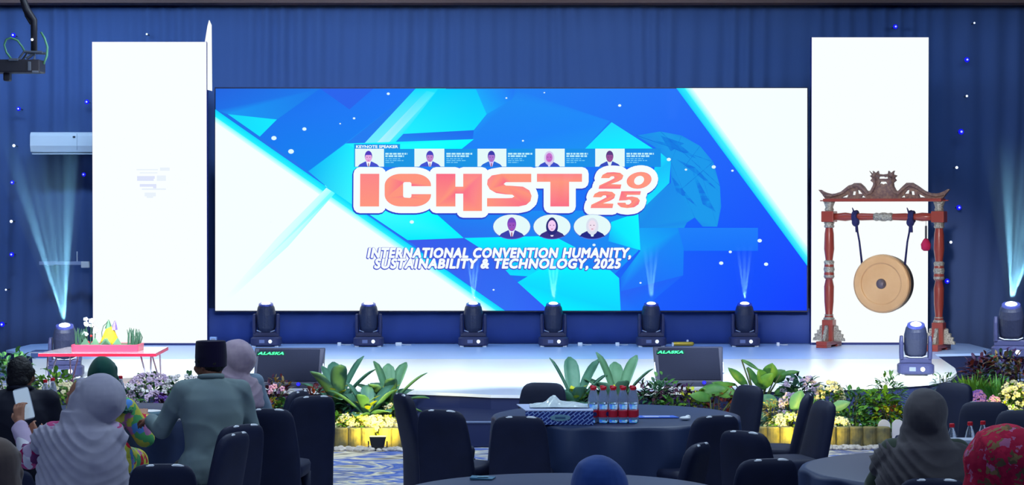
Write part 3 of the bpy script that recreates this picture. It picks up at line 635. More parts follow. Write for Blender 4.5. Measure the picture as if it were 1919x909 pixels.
# ================================================================== GONG
def gong_set():
    cx, cy = (4.2 + 5.53) / 2, 27.95; rz = math.atan2(-.70, 1.33); hw = .745
    wood = mat('red_brown_wood', (150, 62, 52), .3, .5, coat=.3); worn = mat('carved_brown_wood', (104, 78, 82), .55, .3, var=(142, 112, 98), scale=30, bump=.4); silver = mat('silver_gilt_carving', (190, 184, 172), .4, metal=.3, var=(130, 124, 116), scale=60, bump=.6)
    t = thing('gong_stand', 'carved red wooden gong stand with a dragon crest in front of the right panel', 'gong stand', (cx, cy, ZS), rz)
    for s in (-1, 1):
        x = s * hw; po = MB().loft([(x, 0, z, r, r) for z, r in ((.36, .05), (.40, .06), (.44, .048), (.60, .062), (.80, .066), (.90, .046), (.91, .062), (.97, .068), (1.02, .055), (1.05, .066), (1.10, .062), (1.13, .048), (1.14, .046), (1.30, .068), (1.50, .062), (1.60, .046), (1.66, .056))], 20, 2).build('post', wood, t, smooth=True)
        for col in (((.90, .05), (.93, .072), (.98, .06), (1.03, .074), (1.08, .06), (1.13, .07), (1.15, .05)), ((.35, .07), (.38, .075), (.40, .05), (.43, .06)), ((1.58, .06), (1.60, .07), (1.62, .058), (1.65, .072), (1.655, .06)), ((1.79, .05), (1.82, .062), (1.85, .05), (1.90, .068), (1.93, .08))):
            MB().loft([(x, 0, z, r, r) for z, r in col], 20, 2).build('carved_collar', silver, po, smooth=True)
        MB().box((x - .075, -.075, .06), (x + .075, .075, .36)).build('pedestal', wood, t, bevel=.008)
        MB().box((x - .085, -.085, 1.655), (x + .085, .085, 1.80)).build('joint_block', wood, t, bevel=.01)
        MB().box((x - .075, -.3, .03), (x + .075, .3, .085)).box((x - .075, -.3, 0), (x + .075, -.12, .03)).box((x - .075, .12, 0), (x + .075, .3, .03)).build('foot', wood, t, bevel=.006)
        for dr, nm in (((1, 0), 'x'), ((-1, 0), 'x'), ((0, -1), 'y'), ((0, 1), 'y')):
            me = poly_extrude([[(.0, 0), (.14, 0), (.135, .03), (.11, .04), (.12, .08), (.08, .09), (.085, .13), (.05, .14), (.045, .19), (.015, .2), (0, .17)]], .035, .004); me.materials.append(silver)
            w = link('carved_wing', me, t); w.location = (x + dr[0] * .075, dr[1] * .075, .085); w.rotation_euler = (0, 0, math.atan2(dr[1], dr[0])); w.parent = t
    MB().loft([(0, 0, z, r, r) for z, r in ((-.70, .042), (-.52, .058), (-.40, .04), (-.30, .05), (-.12, .044), (0, .05), (.12, .044), (.30, .05), (.40, .04), (.52, .058), (.70, .042))], 18, 2, Matrix.Translation((0, 0, 1.725)) @ Matrix.Rotation(PI / 2, 4, 'Y')).build('crossbeam', wood, t, smooth=True)
    MB().loft([(0, 0, z, r, r) for z, r in ((-.13, .045), (-.10, .056), (-.06, .048), (-.02, .058), (.02, .058), (.06, .048), (.10, .056), (.13, .045))], 18, 2, Matrix.Translation((0, 0, 1.725)) @ Matrix.Rotation(PI / 2, 4, 'Y')).build('beam_carving', silver, t, smooth=True)
    MB().box((-.80, -.10, 1.925), (.80, .10, 1.965)).box((-.87, -.02, 1.93), (.87, .02, 1.945)).build('top_plank', wood, t, bevel=.006)
    k = 1 / 127.
    half = [(113, 15), (109, 15), (104, 12), (99, 10), (90, 8), (80, 9), (70, 13), (60, 20), (50, 26), (40, 26), (33, 20), (28, 13), (22, 13), (18, 20), (17, 26), (22, 30), (19, 34), (23, 38), (17, 40), (18, 46), (13, 42), (9, 46), (8, 41)]
    outl = [(-x * k, y * k) for x, y in half] + [(0, 40 * k)] + [(x * k, y * k) for x, y in reversed(half)] + [(107 * k, 8 * k), (101 * k, 0), (-101 * k, 0), (-107 * k, 8 * k)]
    holes = []
    for s in (-1, 1):
        for hp in ([(72, 2), (62, 2), (60, 7), (64, 6)], [(54, 6), (48, 6), (47, 12), (53, 12)], [(44, 8), (36, 8), (40, 13), (45, 15)], [(38, 2), (30, 2), (36, 6)]):
            holes.append([(s * x * k, y * k) for x, y in hp])
    holes.append([(-8 * k, 33 * k), (8 * k, 33 * k), (8 * k, 36.5 * k), (-8 * k, 36.5 * k)]); holes.append([(-8 * k, 23 * k), (-4 * k, 25 * k), (0, 23 * k), (4 * k, 25 * k), (8 * k, 23 * k), (5 * k, 28 * k), (-5 * k, 28 * k)])
    me = poly_extrude([outl] + holes, .05); me.materials.append(worn); cr = link('dragon_crest', me, t); cr.location = (0, 0, 1.965)
    sc = MB()
    for s in (-1, 1):
        sc.tube([(s * x * k, -.04, 1.965 + (y - 4) * k) for x, y in ((104, 10), (90, 8), (72, 13), (58, 23), (45, 27), (34, 20), (26, 12), (20, 14), (14, 26), (14, 38))], [.01, .018, .022, .026, .026, .026, .026, .024, .022, .014], 8)
        sc.ball((s * 15 * k, -.04, 1.965 + 39 * k), (.035, .03, .03), 10, 6); sc.tube([(s * 17 * k, -.05, 1.965 + 40 * k), (s * 22 * k, -.06, 1.965 + 46 * k)], [.012, .003], 6); sc.tube([(s * 11 * k, -.05, 1.965 + 38 * k), (s * 4 * k, -.06, 1.965 + 36 * k)], [.016, .008], 6)
    sc.build('dragon_bodies', worn, t, smooth=True)
    # the gong
    R_ = .385; gz = 1.23
    g = thing('gong', 'round bronze gong with a dark boss hanging from the carved stand', 'gong', (cx, cy, gz), rz)
    Mx = Matrix.Rotation(PI / 2, 4, 'X')
    MB().loft([(0, 0, z, r, r) for z, r in ((-.13, R_ * .86), (-.10, R_ * .93), (.04, R_), (.09, R_ * .985), (.105, R_ * .93), (.105, R_ * .72), (.088, R_ * .68), (.088, R_ * .2))], 56, 2, Mx).build('gong_disc', mat('bronze', (224, 172, 120), .42, .5, metal=.25, var=(234, 186, 134), scale=3), g, smooth=False, bevel=.004)
    MB().loft([(0, 0, z, r, r) for z, r in ((-.132, R_ * .84), (-.128, R_ * .965), (-.03, R_ * .985), (.02, R_ * 1.002))], 56, 2, Mx).build('rim_dark_band', mat('dark_bronze', (92, 78, 62), .5, metal=.5), g)  # darker band around the back of the gong rim
    MB().ball((0, -.09, 0), (.068, .05, .068), 20, 10).build('boss', mat('boss_metal', (112, 100, 106), .4, metal=.5, bump=.4, scale=40), g, smooth=True)
    rope = mat('navy_rope', (38, 40, 92), .9, bump=.6, scale=60); zb = ZS + 1.725 - gz
    for s in (-1, 1):
        x0 = s * .37
        MB().tube([(x0, -.01, zb - .06), (x0 - s * .02, -.01, zb - .2), (x0 - s * .045, -.01, .55), (x0 - s * .085, 0, .20)], [.02, .013, .013, .016], 8).build('hanging_rope', rope, g, smooth=True)
        kn = MB(); kn.tube([(x0 + .068 * 0 , .066 * math.cos(a), zb + .066 * math.sin(a)) for a in [2 * PI * i / 14 for i in range(15)]], .026, 8); kn.tube([(x0 + s * .03, .066 * math.cos(a), zb + .066 * math.sin(a)) for a in [2 * PI * i / 14 for i in range(15)]], .02, 8)
        kn.ball((x0 + .01, -.06, zb - .07), (.055, .04, .06), 10, 7); kn.tube([(x0, -.05, zb + .02), (x0 - .03, -.08, zb + .12)], [.02, .006], 6); kn.tube([(x0 + .02, -.06, zb - .08), (x0 + .03, -.07, zb - .2)], [.022, .02], 6)
        kn.build('rope_knot', rope, g, smooth=True)
    m = thing('gong_mallet', 'red padded gong mallet hanging beside the gong at the right post', 'mallet', (cx + .57 * math.cos(rz), cy + .57 * math.sin(rz), 1.75), rz)
    MB().loft([(0, 0, -.085, .03, .03), (0, 0, -.06, .058, .058), (0, 0, 0, .066, .066), (0, 0, .05, .04, .04), (0, 0, .075, .022, .022)], 18, 2).build('mallet_head', mat('crimson_cloth', (186, 24, 78), .8), m, smooth=True)
    MB().tube([(0, 0, .06), (0, 0, .24)], .014, 8).build('mallet_handle', MATS['jib_black'], m)
    MB().tube([(0, 0, .24), (0, -.0, ZS + 1.725 - 1.75 - .04)], .003, 5).build('hanging_cord', MATS['jib_black'], m)
gong_set()

# ================================================================== RED TABLE WITH RICE CONE
def red_table():
    Y0, Y1 = 21.75, 22.75; a = P(72, 662, Y0); b = P(292, 665, Y0); c = P(315, 652, Y1); d = P(128, 652, Y1); zt = a.z
    cxx = (a.x + c.x) / 2; cyy = (Y0 + Y1) / 2
    t = thing('low_table', 'low table with a glossy red-edged top and slim hairpin legs on the stage', 'table', (cxx, cyy, ZS))
    q = [(p.x - cxx, y - cyy) for p, y in ((a, Y0), (b, Y0), (c, Y1), (d, Y1))]; h = zt - ZS
    mb = MB(); mb.add([(x, y, h - .012) for x, y in q] + [(x, y, h) for x, y in q], [(3, 2, 1, 0), (4, 5, 6, 7)] + [(i, (i + 1) % 4, 4 + (i + 1) % 4, 4 + i) for i in range(4)]); mb.build('table_top', mat('glossy_pale_top', (214, 200, 210), .07, .6), t)
    mb = MB(); o = [(x * 1.004, y * 1.006) for x, y in q]; mb.add([(x, y, h - .034) for x, y in o] + [(x, y, h - .004) for x, y in o], [(3, 2, 1, 0)] + [(i, (i + 1) % 4, 4 + (i + 1) % 4, 4 + i) for i in range(4)]); mb.build('red_edge', mat('red_edge_band', (236, 44, 78), .35, emit=None), t)
    lm = mat('pale_steel_leg', (205, 200, 222), .3, metal=.3)
    for (x, y) in q:
        sx = -1 if x < 0 else 1; sy = -1 if y < 0 else 1; x *= .8; y *= .78
        MB().tube([(x - .05 * sx, y, h - .03), (x + .04 * sx, y + .02 * sy, .0), (x + .055 * sx, y + .02 * sy, .0), (x + .05 * sx, y - .03 * sy, h - .03)], .0085, 8).build('hairpin_leg', lm, t)
    # tray
    tp = P(204, 656, 22.2); ty = 22.15
    tr = thing('serving_tray', 'pink-red tray holding the yellow rice cone on the red-edged table', 'tray', (tp.x, ty, zt))
    MB().loft([(0, 0, 0, .345, .19), (0, 0, .07, .35, .195), (0, 0, .072, .33, .175), (0, 0, .05, .33, .175)], 40, 14).build('tray_box', mat('pink_red_tray', (240, 70, 104), .3), tr, bevel=.003)
    MB().loft([(0, 0, .055, .335, .185), (0, 0, .066, .335, .185)], 40, 14).build('leaf_lining', mat('banana_leaf', (52, 96, 70), .5, var=(74, 122, 84), scale=14), tr)
    zt2 = zt + .066
    rc = thing('rice_cone', 'yellow rice cone with a green leaf tip in the tray', 'rice cone', (tp.x + .02, ty, zt2))
    MB().loft([(0, 0, .0, .105, .105), (0, 0, .06, .085, .085), (0, 0, .13, .055, .055), (0, 0, .17, .036, .036), (0, 0, .185, .02, .02)], 24, 2).build('rice', mat('yellow_rice', (240, 190, 40), .8, var=(220, 160, 30), scale=40, bump=.5), rc, smooth=True)
    MB().loft([(-.012, 0, .165, .04, .04), (-.012, 0, .20, .026, .026), (-.012, 0, .255, .004, .004)], 6, 2).build('leaf_tip', MATS['banana_leaf'], rc)
    MB().loft([(.045, 0, .15, .036, .036), (.05, 0, .20, .022, .022), (.055, 0, .25, .003, .003)], 6, 2).build('second_leaf_tip', mat('lilac_leaf_tip', (120, 100, 170), .5), rc)
    lf = MB()
    for dx in (-.2, -.1, 0, .02, .13): lf.add([(dx - .055, -.12, .0), (dx + .055, -.12, .0), (dx, -.10, .078), (dx - .05, -.105, .0), (dx + .05, -.105, .0), (dx, -.092, .076)], [(0, 1, 2), (3, 5, 4), (0, 2, 5, 3), (1, 4, 5, 2), (0, 3, 4, 1)])
    cw = thing('leaf_crown', 'row of pointed green banana leaf triangles around the rice cone', 'leaf garnish', (tp.x, ty - .06, zt2)); lf.build('leaf_triangles', MATS['banana_leaf'], cw)
    for sgn, lb in ((-1, 'bundle of upright green bean garnish at the left end of the tray'), (1, 'bundle of upright green bean garnish at the right end of the tray')):
        g = thing('bean_garnish', lb, 'garnish', (tp.x + sgn * .27, ty, zt2), 0, 'bean bundles in the tray'); mb = MB(); random.seed(5)
        for i in range(26):
            x = random.uniform(-.055, .055); y = random.uniform(-.11, .11); hh = random.uniform(.09, .17)
            mb.tube([(x, y, 0), (x + sgn * random.uniform(-.0, .02), y, hh * .6), (x + random.uniform(-.015, .015), y, hh)], [.007, .007, .003], 5)
        mb.build('beans', mat('dark_green_bean', (56, 92, 74), .5), g)
    fl = thing('flower_garnish', 'white and red flower picks left of the rice cone in the tray', 'flower garnish', (tp.x - .16, ty + .03, zt2)); st_ = MB(); pe = MB()
    random.seed(11)
    for i in range(11):
        x = random.uniform(-.11, .07); y = random.uniform(-.09, .09); hh = random.uniform(.10, .26); st_.tube([(x, y, 0), (x + .01, y, hh)], .003, 5)
        for k in range(5): a = 2 * PI * k / 5; pe.ball((x + .01 + .016 * math.cos(a), y, hh + .012 * math.sin(a)), (.013, .008, .011), 8, 5)
    st_.tube([(.1, 0, 0), (.09, 0, .12), (.11, 0, .19), (.15, 0, .225)], .004, 5); st_.ball((.155, 0, .225), .014)
    st_.build('stems', MATS['dark_green_bean'], fl); pe.build('petals', MATS['glossy_white'], fl, smooth=True)
    rd = MB(); rd.ball((-.03, -.11, .02), .018); rd.ball((.02, -.12, .022), .016); rd.ball((.0, -.10, .09), .012); rd.build('red_chillies', mat('chilli_red', (220, 30, 40), .4), fl, smooth=True)
red_table()

# ================================================================== PLANTS
def leafmat(name, rgb, var, sc=9., rough=.45): return mat(name, rgb, rough, .4, var=var, scale=sc)
GREEN = leafmat('mid_green_leaf', (62, 120, 62), (96, 150, 70)); DARK = leafmat('deep_green_leaf', (36, 84, 60), (60, 112, 74)); LIME = leafmat('lime_leaf', (126, 176, 52), (90, 150, 52)); BLUEG = leafmat('blue_green_leaf', (98, 148, 126), (72, 122, 102), 5.)
PURP = leafmat('purple_leaf', (84, 44, 96), (56, 40, 80)); WINE = leafmat('wine_leaf', (96, 44, 64), (60, 36, 56)); RUST = leafmat('rust_leaf', (176, 84, 66), (120, 60, 62)); TAN = leafmat('tan_leaf', (176, 156, 104), (140, 120, 92)); CREAM = leafmat('cream_leaf', (224, 216, 150), (190, 196, 120)); YEL = leafmat('yellow_leaf', (206, 206, 60), (170, 190, 50))
WHITEF = mat('white_petal', (238, 232, 240), .6); PINKF = mat('pink_petal', (226, 150, 190), .6, var=(240, 190, 214), scale=30); LILF = mat('lilac_petal', (190, 168, 214), .6, var=(228, 206, 226), scale=30); VIOF = mat('violet_petal', (120, 84, 176), .6); CRMF = mat('cream_petal', (244, 236, 196), .6); REDF = mat('red_petal', (190, 50, 60), .6)
STEM = mat('plant_stem', (84, 96, 56), .7)
def leaf(mb, base, d, nrm, Lh, w, droop=.25, n=4):
    d = d.normalized(); side = d.cross(nrm)
    side = side.normalized() if side.length > 1e-4 else d.orthogonal().normalized()
    up = side.cross(d).normalized(); vs = []; fs = []
    for i in range(n + 1):
        t = i / n; wd = w * (math.sin(PI * min(1, t * .9 + .1)) ** .8) * .5 if i < n else .001
        c = base + d * (Lh * t) - Vector((0, 0, 1)) * (droop * Lh * t * t)
        vs += [c - side * wd + up * wd * .25, c, c + side * wd + up * wd * .25]
    for i in range(n):
        a = 3 * i; fs += [(a, a + 1, a + 4, a + 3), (a + 1, a + 2, a + 5, a + 4)]
    mb.add(vs, fs)
def rnd_dir(rng, up=.3):
    while True:
        v = Vector((rng.uniform(-1, 1), rng.uniform(-1, 1), rng.uniform(-.6, 1) + up))
        if .1 < v.length < 1.4: return v.normalized()
PL = {}
def bush(name, label, px, ptop, Y, wpx, mats, n=220, leaf_len=.09, leaf_w=.045, flowers=None, nfl=0, fsize=.018, zb=0., depth=.5, cat='plant', group='border plants along the stage', low=.12, seed=None):
    """rounded leafy plant: stems, foliage made of bent leaves, blossoms"""
    top = P(px, ptop, Y); h = top.z - zb; w = wpx / (F / Y) / 2; rng = random.Random(seed if seed is not None else int(px * 7 + ptop))
    t = thing(name, label, cat, (top.x, Y, zb), 0, group); st = MB(); dd = min(depth / 2, w * .9)
    for k in range(7):
        a = rng.uniform(0, 2 * PI); r = rng.uniform(.1, .8)
        st.tube([(.04 * math.cos(a), .04 * math.sin(a), 0), (r * w * .5 * math.cos(a), r * dd * .5 * math.sin(a), h * .45), (r * w * math.cos(a), r * dd * math.sin(a), h * rng.uniform(.7, .92))], [.008, .006, .003], 5)
    st.build('stems', STEM, t)
    fo = [MB() for _ in mats]
    for i in range(n):
        d = rnd_dir(rng, .1); rr = rng.uniform(.35, 1.) ** .6; zc = h * (low + 1) / 2; hz = h * (1 - low) / 2
        b = Vector((d.x * w * rr, d.y * dd * rr, zc + d.z * hz * rr))
        b.x = max(-w, min(w, b.x)); b.z = max(.02, min(h - .01, b.z))
        dl = (Vector((d.x, d.y, d.z * .5)) + Vector((rng.uniform(-.6, .6), rng.uniform(-.6, .6), rng.uniform(-.3, .5)))).normalized()
        s = rng.uniform(.6, 1.15); leaf(fo[rng.randrange(len(mats))] if len(mats) > 1 else fo[0], b, dl, Vector((rng.uniform(-.3, .3), rng.uniform(-.3, .3), 1)), leaf_len * s, leaf_w * s, .3, 3)
    allm = MB()
    for k, m in enumerate(fo): allm.cur = k; allm.add(m.v, m.f)
    allm.build('foliage', list(mats), t, smooth=True)
    if flowers:
        fm = MB()
        for i in range(nfl):
            d = rnd_dir(rng, .5); d.y = -abs(d.y) if rng.random() < .7 else d.y
            b = Vector((d.x * w * .98, d.y * dd, h * (low + 1) / 2 + d.z * h * (1 - low) / 2)); s = fsize * rng.uniform(.7, 1.2)
            b.z = max(.04, min(h, b.z))
            for k in range(5):
                a = 2 * PI * k / 5 + i; fm.ball(b + Vector((s * .75 * math.cos(a), -.3 * s, s * .75 * math.sin(a))), (s * .6, s * .35, s * .6), 6, 4)
        fm.build('blossoms', flowers, t, smooth=True)
    return t
def bromeliad(label, px, ptop, Y, spanpx, seed, tilt=0., n=16, zb=0., stalk=.30):
    rng = random.Random(seed); top = P(px, ptop, Y); s = spanpx / (F / Y) / 2; h = top.z - zb
    t = thing('bromeliad', label, 'plant', (top.x, Y, zb), 0, 'broad-leaved bromeliads before the stage'); z0 = h * stalk
    m = MB(); m.tube([(0, 0, 0), (.01, 0, z0 * .6), (0, 0, z0 + .05)], [.05, .045, .04], 10); m.build('stem', STEM, t)
    mb = MB()
    for i in range(n):
        a = 2 * PI * i / n * 2.618 + rng.uniform(-.25, .25); el = .12 + 1.12 * (i / n) + rng.uniform(-.1, .1)
        Lh = min(s / max(.35, math.cos(el)) , (h - z0) / max(.35, math.sin(el))) * rng.uniform(.82, 1.04); wd = rng.uniform(.12, .165)
        d = Vector((math.cos(a) * math.cos(el), math.sin(a) * math.cos(el), math.sin(el)))
        b = Vector((0, 0, z0 + .02 * rng.random())); side = Vector((-math.sin(a), math.cos(a), 0)); up = side.cross(d) * -1; k = 9; vs = []; fs = []
        for j in range(k + 1):
            u = j / k; ww = wd * (.5 + .5 * min(1, u * 1.8)) * .5 * (1 if u < .68 else math.sqrt(max(0, 1 - ((u - .68) / .325) ** 2)))
            c = b + d * (Lh * u) - Vector((0, 0, 1)) * (Lh * (.10 + .22 * (1 - i / n)) * u ** 2.5)
            vs += [c - side * ww + up * ww * .35, c - side * ww * .5 + up * ww * .08, c, c + side * ww * .5 + up * ww * .08, c + side * ww + up * ww * .35]
        for j in range(k):
            for q in range(4): e = 5 * j + q; fs.append((e, e + 1, e + 6, e + 5))
        mb.add(vs, fs)
    o = mb.build('strap_leaves', BLUEG if seed % 2 else leafmat('grey_green_leaf', (86, 134, 98), (112, 160, 130), 4.), t, smooth=True); o.modifiers.new('leaf', 'SOLIDIFY').thickness = .004
    hm = MB()
    for i in range(9):
        a = 2.4 * i; leaf(hm, Vector((.03 * math.cos(a), .03 * math.sin(a) - .07, z0 + .10 + .012 * i)), Vector((math.cos(a) * .7, math.sin(a) * .7 - .2, .5)), Vector((0, 0, 1)), .12, .065, .1, 3)
    hm.build('yellow_heart', YEL, t, smooth=True)
bromeliad('tall bromeliad left of the trio of broad-leaved plants, against the left monitor', 632, 659, 20.85, 150, 3)
bromeliad('tallest bromeliad of the left trio, leaves spread over the white stage', 728, 655, 20.75, 150, 6)
bromeliad('low bromeliad in front of the left trio, above the lit flowers', 690, 706, 20.35, 150, 9, n=15)
bromeliad('bromeliad with a yellow heart behind the far chair of the centre table', 1078, 659, 20.75, 125, 13)
bromeliad('bromeliad directly behind the pack of water bottles', 1158, 651, 20.7, 150, 16)

B = bush
# far left and left border
B('leafy_shrub', 'dark green shrub at the far left edge behind the black-haired man', 22, 656, 21.6, 90, (DARK, GREEN), 240, .11, .05)
B('leafy_shrub', 'bright green shrub under the left end of the red table', 96, 690, 21.0, 90, (GREEN, LIME), 240, .10, .045)
B('leafy_shrub', 'lime and cream shrub behind the water bottles on the left table', 118, 716, 20.6, 120, (LIME, CREAM), 240, .08, .035, CRMF, 30, .02)
B('flowering_shrub', 'lilac flowering shrub under the right legs of the red table', 283, 699, 20.9, 100, (DARK, GREEN), 260, .08, .035, LILF, 120, .020)
B('flowering_shrub', 'low dark shrub with white blossoms between the green hijab and the lilac shrub', 238, 716, 20.7, 70, (DARK, GREEN), 170, .09, .035, WHITEF, 26, .018)
B('flowering_shrub', 'green shrub with white blossoms just left of the capped man', 345, 702, 20.8, 95, (DARK, GREEN), 260, .10, .045, WHITEF, 36, .022)
B('leafy_shrub', 'lime shrub low behind the capped man', 352, 740, 20.5, 80, (LIME, GREEN), 170, .08, .04)
B('protea', 'purple protea bloom behind the left table', 311, 738, 20.4, 46, (WINE, PURP), 130, .10, .05, VIOF, 24, .02)
B('leafy_shrub', 'green and white shrub behind the pale hijab woman', 430, 705, 20.8, 110, (DARK, GREEN), 260, .09, .045, WHITEF, 26, .02)
B('croton', 'tan leaved croton in front of the left monitor', 522, 704, 20.85, 62, (TAN, WINE), 160, .10, .03)
B('croton', 'purple croton below the left monitor', 512, 724, 20.6, 80, (PURP, WINE), 220, .10, .04, PINKF, 10, .02)
B('leafy_shrub', 'green shrub low between the croton and the empty chairs', 540, 738, 20.4, 56, (GREEN, DARK), 130, .09, .05)
B('croton', 'rust red croton behind the side-on empty chair', 588, 722, 20.6, 56, (RUST, WINE), 170, .09, .035)
B('croton', 'rust and yellow croton behind the pale hijab woman', 505, 742, 20.35, 40, (RUST, YEL), 110, .08, .035)
B('flower_spike', 'violet flower spike beside the empty chair left of the lit flowers', 609, 762, 20.35, 30, (DARK, PURP), 80, .06, .03, VIOF, 60, .016)
B('flowering_shrub', 'pink flower clump low at the left end of the lit flowers', 604, 790, 20.2, 34, (GREEN, DARK), 70, .06, .03, PINKF, 40, .022)
B('leafy_shrub', 'small green shrub at the left of the lit flowers', 632, 776, 20.25, 50, (GREEN, LIME), 130, .08, .04)
B('flowering_shrub', 'yellow flowering shrub lit by the floodlight, left half', 664, 776, 20.2, 66, (LIME, YEL), 190, .07, .045, CRMF, 40, .02)
B('flowering_shrub', 'cream flowering shrub lit white right above the floodlight', 712, 780, 20.2, 70, (YEL, CREAM), 200, .07, .04, CRMF, 70, .022)
B('leafy_shrub', 'tan twiggy shrub right of the lit flowers beside the edge-on chair', 738, 752, 20.35, 50, (TAN, GREEN), 170, .07, .025, CRMF, 14, .018)
B('ground_cover', 'dark green ground cover behind the left log edging', 645, 802, 20.12, 110, (GREEN, DARK), 200, .06, .03, depth=.2)
B('leafy_shrub', 'dark shrub filling beneath the left bromeliads', 680, 742, 20.7, 150, (DARK, DARK), 240, .11, .05)
# centre to right
B('croton', 'wine red croton bed behind the centre table, left part', 1215, 716, 20.6, 90, (WINE, DARK), 240, .10, .04)
B('croton', 'wine red croton bed behind the centre table, middle part', 1275, 722, 20.5, 90, (WINE, PURP), 240, .10, .04)
B('croton', 'wine red croton bed behind the centre table, right part', 1345, 728, 20.45, 90, (WINE, RUST), 220, .10, .04)
B('leafy_shrub', 'green shrub in front of the right monitor', 1238, 700, 20.8, 70, (DARK, GREEN), 150, .09, .04)
B('leafy_shrub', 'lime sprig among the wine red crotons', 1258, 742, 20.3, 46, (LIME, GREEN), 90, .09, .05)
B('leafy_shrub', 'yellow-green sprig beside the blue lamp of the right monitor', 1300, 724, 20.4, 50, (LIME, YEL), 90, .09, .05)
B('leafy_shrub', 'dark shrub filling behind the bottle pack', 1140, 730, 20.75, 120, (DARK, GREEN), 240, .11, .05)
def broadleaf(label, px, ptop, Y, spec, col, zb=0.):
    """few large heart leaves on curved stalks; spec = (px, py, length, width, angle degrees)"""
    base = P(px, 838, Y); t = thing('broadleaf_plant', label, 'plant', (base.x, Y, zb), 0, 'broad leaved plants right of the centre'); st = MB(); mb = MB(); rng = random.Random(px)
    for (x, y, Lh, w, an) in spec:
        q = P(x, y, Y) - t.location; q.y = rng.uniform(-.12, .12)
        st.tube([(0, 0, 0), (q.x * .3, q.y * .4, q.z * .55), tuple(q)], [.012, .01, .007], 6)
        d = Vector((math.cos(R(an)), rng.uniform(-.35, -.05), math.sin(R(an))))
        leaf(mb, Vector(q), d, Vector((rng.uniform(-.2, .2), -1, .35)), Lh, w, .12, 7)
    st.build('stalks', STEM, t, smooth=True); o = mb.build('broad_leaves', col, t, smooth=True); o.modifiers.new('leaf', 'SOLIDIFY').thickness = .003
broadleaf('broad green plant with curling stalks over the white stage right of the monitor', 1420, 680, 20.9, ((1392, 676, .20, .04, -25), (1402, 690, .26, .07, -55), (1420, 728, .24, .13, 55), (1432, 722, .22, .12, 110), (1440, 712, .20, .15, 80), (1450, 716, .18, .14, 50), (1452, 738, .24, .12, 20), (1400, 725, .3, .09, 130), (1460, 702, .2, .05, 18), (1380, 722, .26, .05, 175), (1372, 726, .22, .05, 160), (1425, 750, .22, .12, -10)), GREEN)
broadleaf('dark broad leaf plant low in front of the crotons behind the centre table', 1335, 735, 20.3, ((1310, 740, .30, .13, 18), (1340, 735, .22, .12, 0), (1330, 748, .22, .10, 160), (1372, 750, .18, .1, 40)), GREEN)
broadleaf('blue-green broad leaf plant behind the two side-on chairs', 1480, 760, 20.35, ((1460, 762, .22, .13, 150), (1485, 768, .24, .14, 70), (1496, 764, .2, .12, 35), (1470, 790, .24, .12, 185), (1445, 785, .2, .1, 170), (1560, 770, .22, .1, 30), (1565, 790, .2, .09, 10)), BLUEG)
B('flowering_shrub', 'dark shrub with lilac blossoms left of the side-on chairs', 1502, 704, 20.8, 84, (DARK, BLUEG), 220, .13, .04, LILF, 46, .02)
B('flowering_shrub', 'tall cream blossomed shrub rising above the side-on chairs', 1555, 716, 20.7, 60, (DARK, GREEN), 200, .09, .035, CRMF, 60, .018)
B('flowering_shrub', 'mauve flowering shrub between the tall chair and the side-on chairs', 1482, 738, 20.45, 50, (DARK, GREEN), 120, .08, .04, LILF, 50, .02)
B('leafy_shrub', 'cream leaved sprig beside the tall chair', 1444, 742, 20.3, 30, (CREAM, TAN), 80, .06, .03)
B('flowering_shrub', 'yellow flowering shrub lit by a floodlight left of the side-on chairs', 1478, 776, 20.2, 70, (YEL, LIME), 190, .07, .035, CRMF, 40, .02)
B('ground_cover', 'green ground cover behind the lit yellow logs', 1452, 800, 20.1, 50, (LIME, GREEN), 110, .06, .03, depth=.2)
B('flowering_shrub', 'cream flowering clump at the right of the side-on chairs', 1572, 784, 20.2, 44, (CREAM, LIME), 130, .07, .03, CRMF, 40, .02)
B('leafy_shrub', 'dense dark green shrub under the stage edge right of the side-on chairs', 1600, 728, 20.7, 110, (DARK, GREEN), 330, .09, .035)
B('leafy_shrub', 'bright lime shrub left of the grey hijab woman', 1648, 730, 20.5, 80, (LIME, GREEN), 250, .10, .045)
B('fern', 'airy pale green fern standing over the stage edge left of the front moving head', 1664, 698, 20.75, 62, (leafmat('pale_green_leaf', (120, 168, 110), (90, 140, 90)), GREEN), 210, .10, .025)
B('leafy_shrub', 'yellowish shrub behind the white pickets', 1672, 756, 20.4, 74, (YEL, RUST, LIME), 150, .09, .04)
B('leafy_shrub', 'mid green shrub below the dense dark shrub', 1600, 765, 20.35, 80, (GREEN, DARK), 240, .08, .035)
B('ground_cover', 'fine green ground cover behind the right log edging', 1630, 795, 20.15, 100, (DARK, GREEN, LIME), 260, .05, .016, depth=.25)
# right corner
def grass(label, px, ptop, Y, wpx, n, col, seed):
    top = P(px, ptop, Y); w = wpx / (F / Y) / 2; rng = random.Random(seed); h = top.z
    t = thing('ornamental_grass', label, 'plant', (top.x, Y, 0), 0, 'bright grass tufts at the right corner'); mb = MB()
    for i in range(n):
        a = rng.uniform(0, 2 * PI); r = rng.random() ** .5; b = Vector((r * w * .5 * math.cos(a), r * .22 * math.sin(a), h * rng.uniform(.25, .55)))
        leaf(mb, b, Vector((math.cos(a) * r * .8, math.sin(a) * .5, 1)), Vector((math.cos(a), math.sin(a), .2)), h * rng.uniform(.35, .5), .022, .22 * r, 4)
    mb.build('blades', col, t, smooth=True)
    m = MB(); [m.tube([(0, 0, 0), (.1 * w * math.cos(k), .1 * math.sin(k), h * .5)], .012, 5) for k in range(6)]; m.build('clump_base', STEM, t)
grass('bright green grass tuft right of the stage end', 1825, 690, 20.8, 70, 320, LIME, 4)
grass('larger bright green grass tuft by the cream flowers at the right edge', 1872, 696, 20.6, 80, 420, leafmat('fresh_green_leaf', (84, 160, 70), (120, 190, 80)), 8)
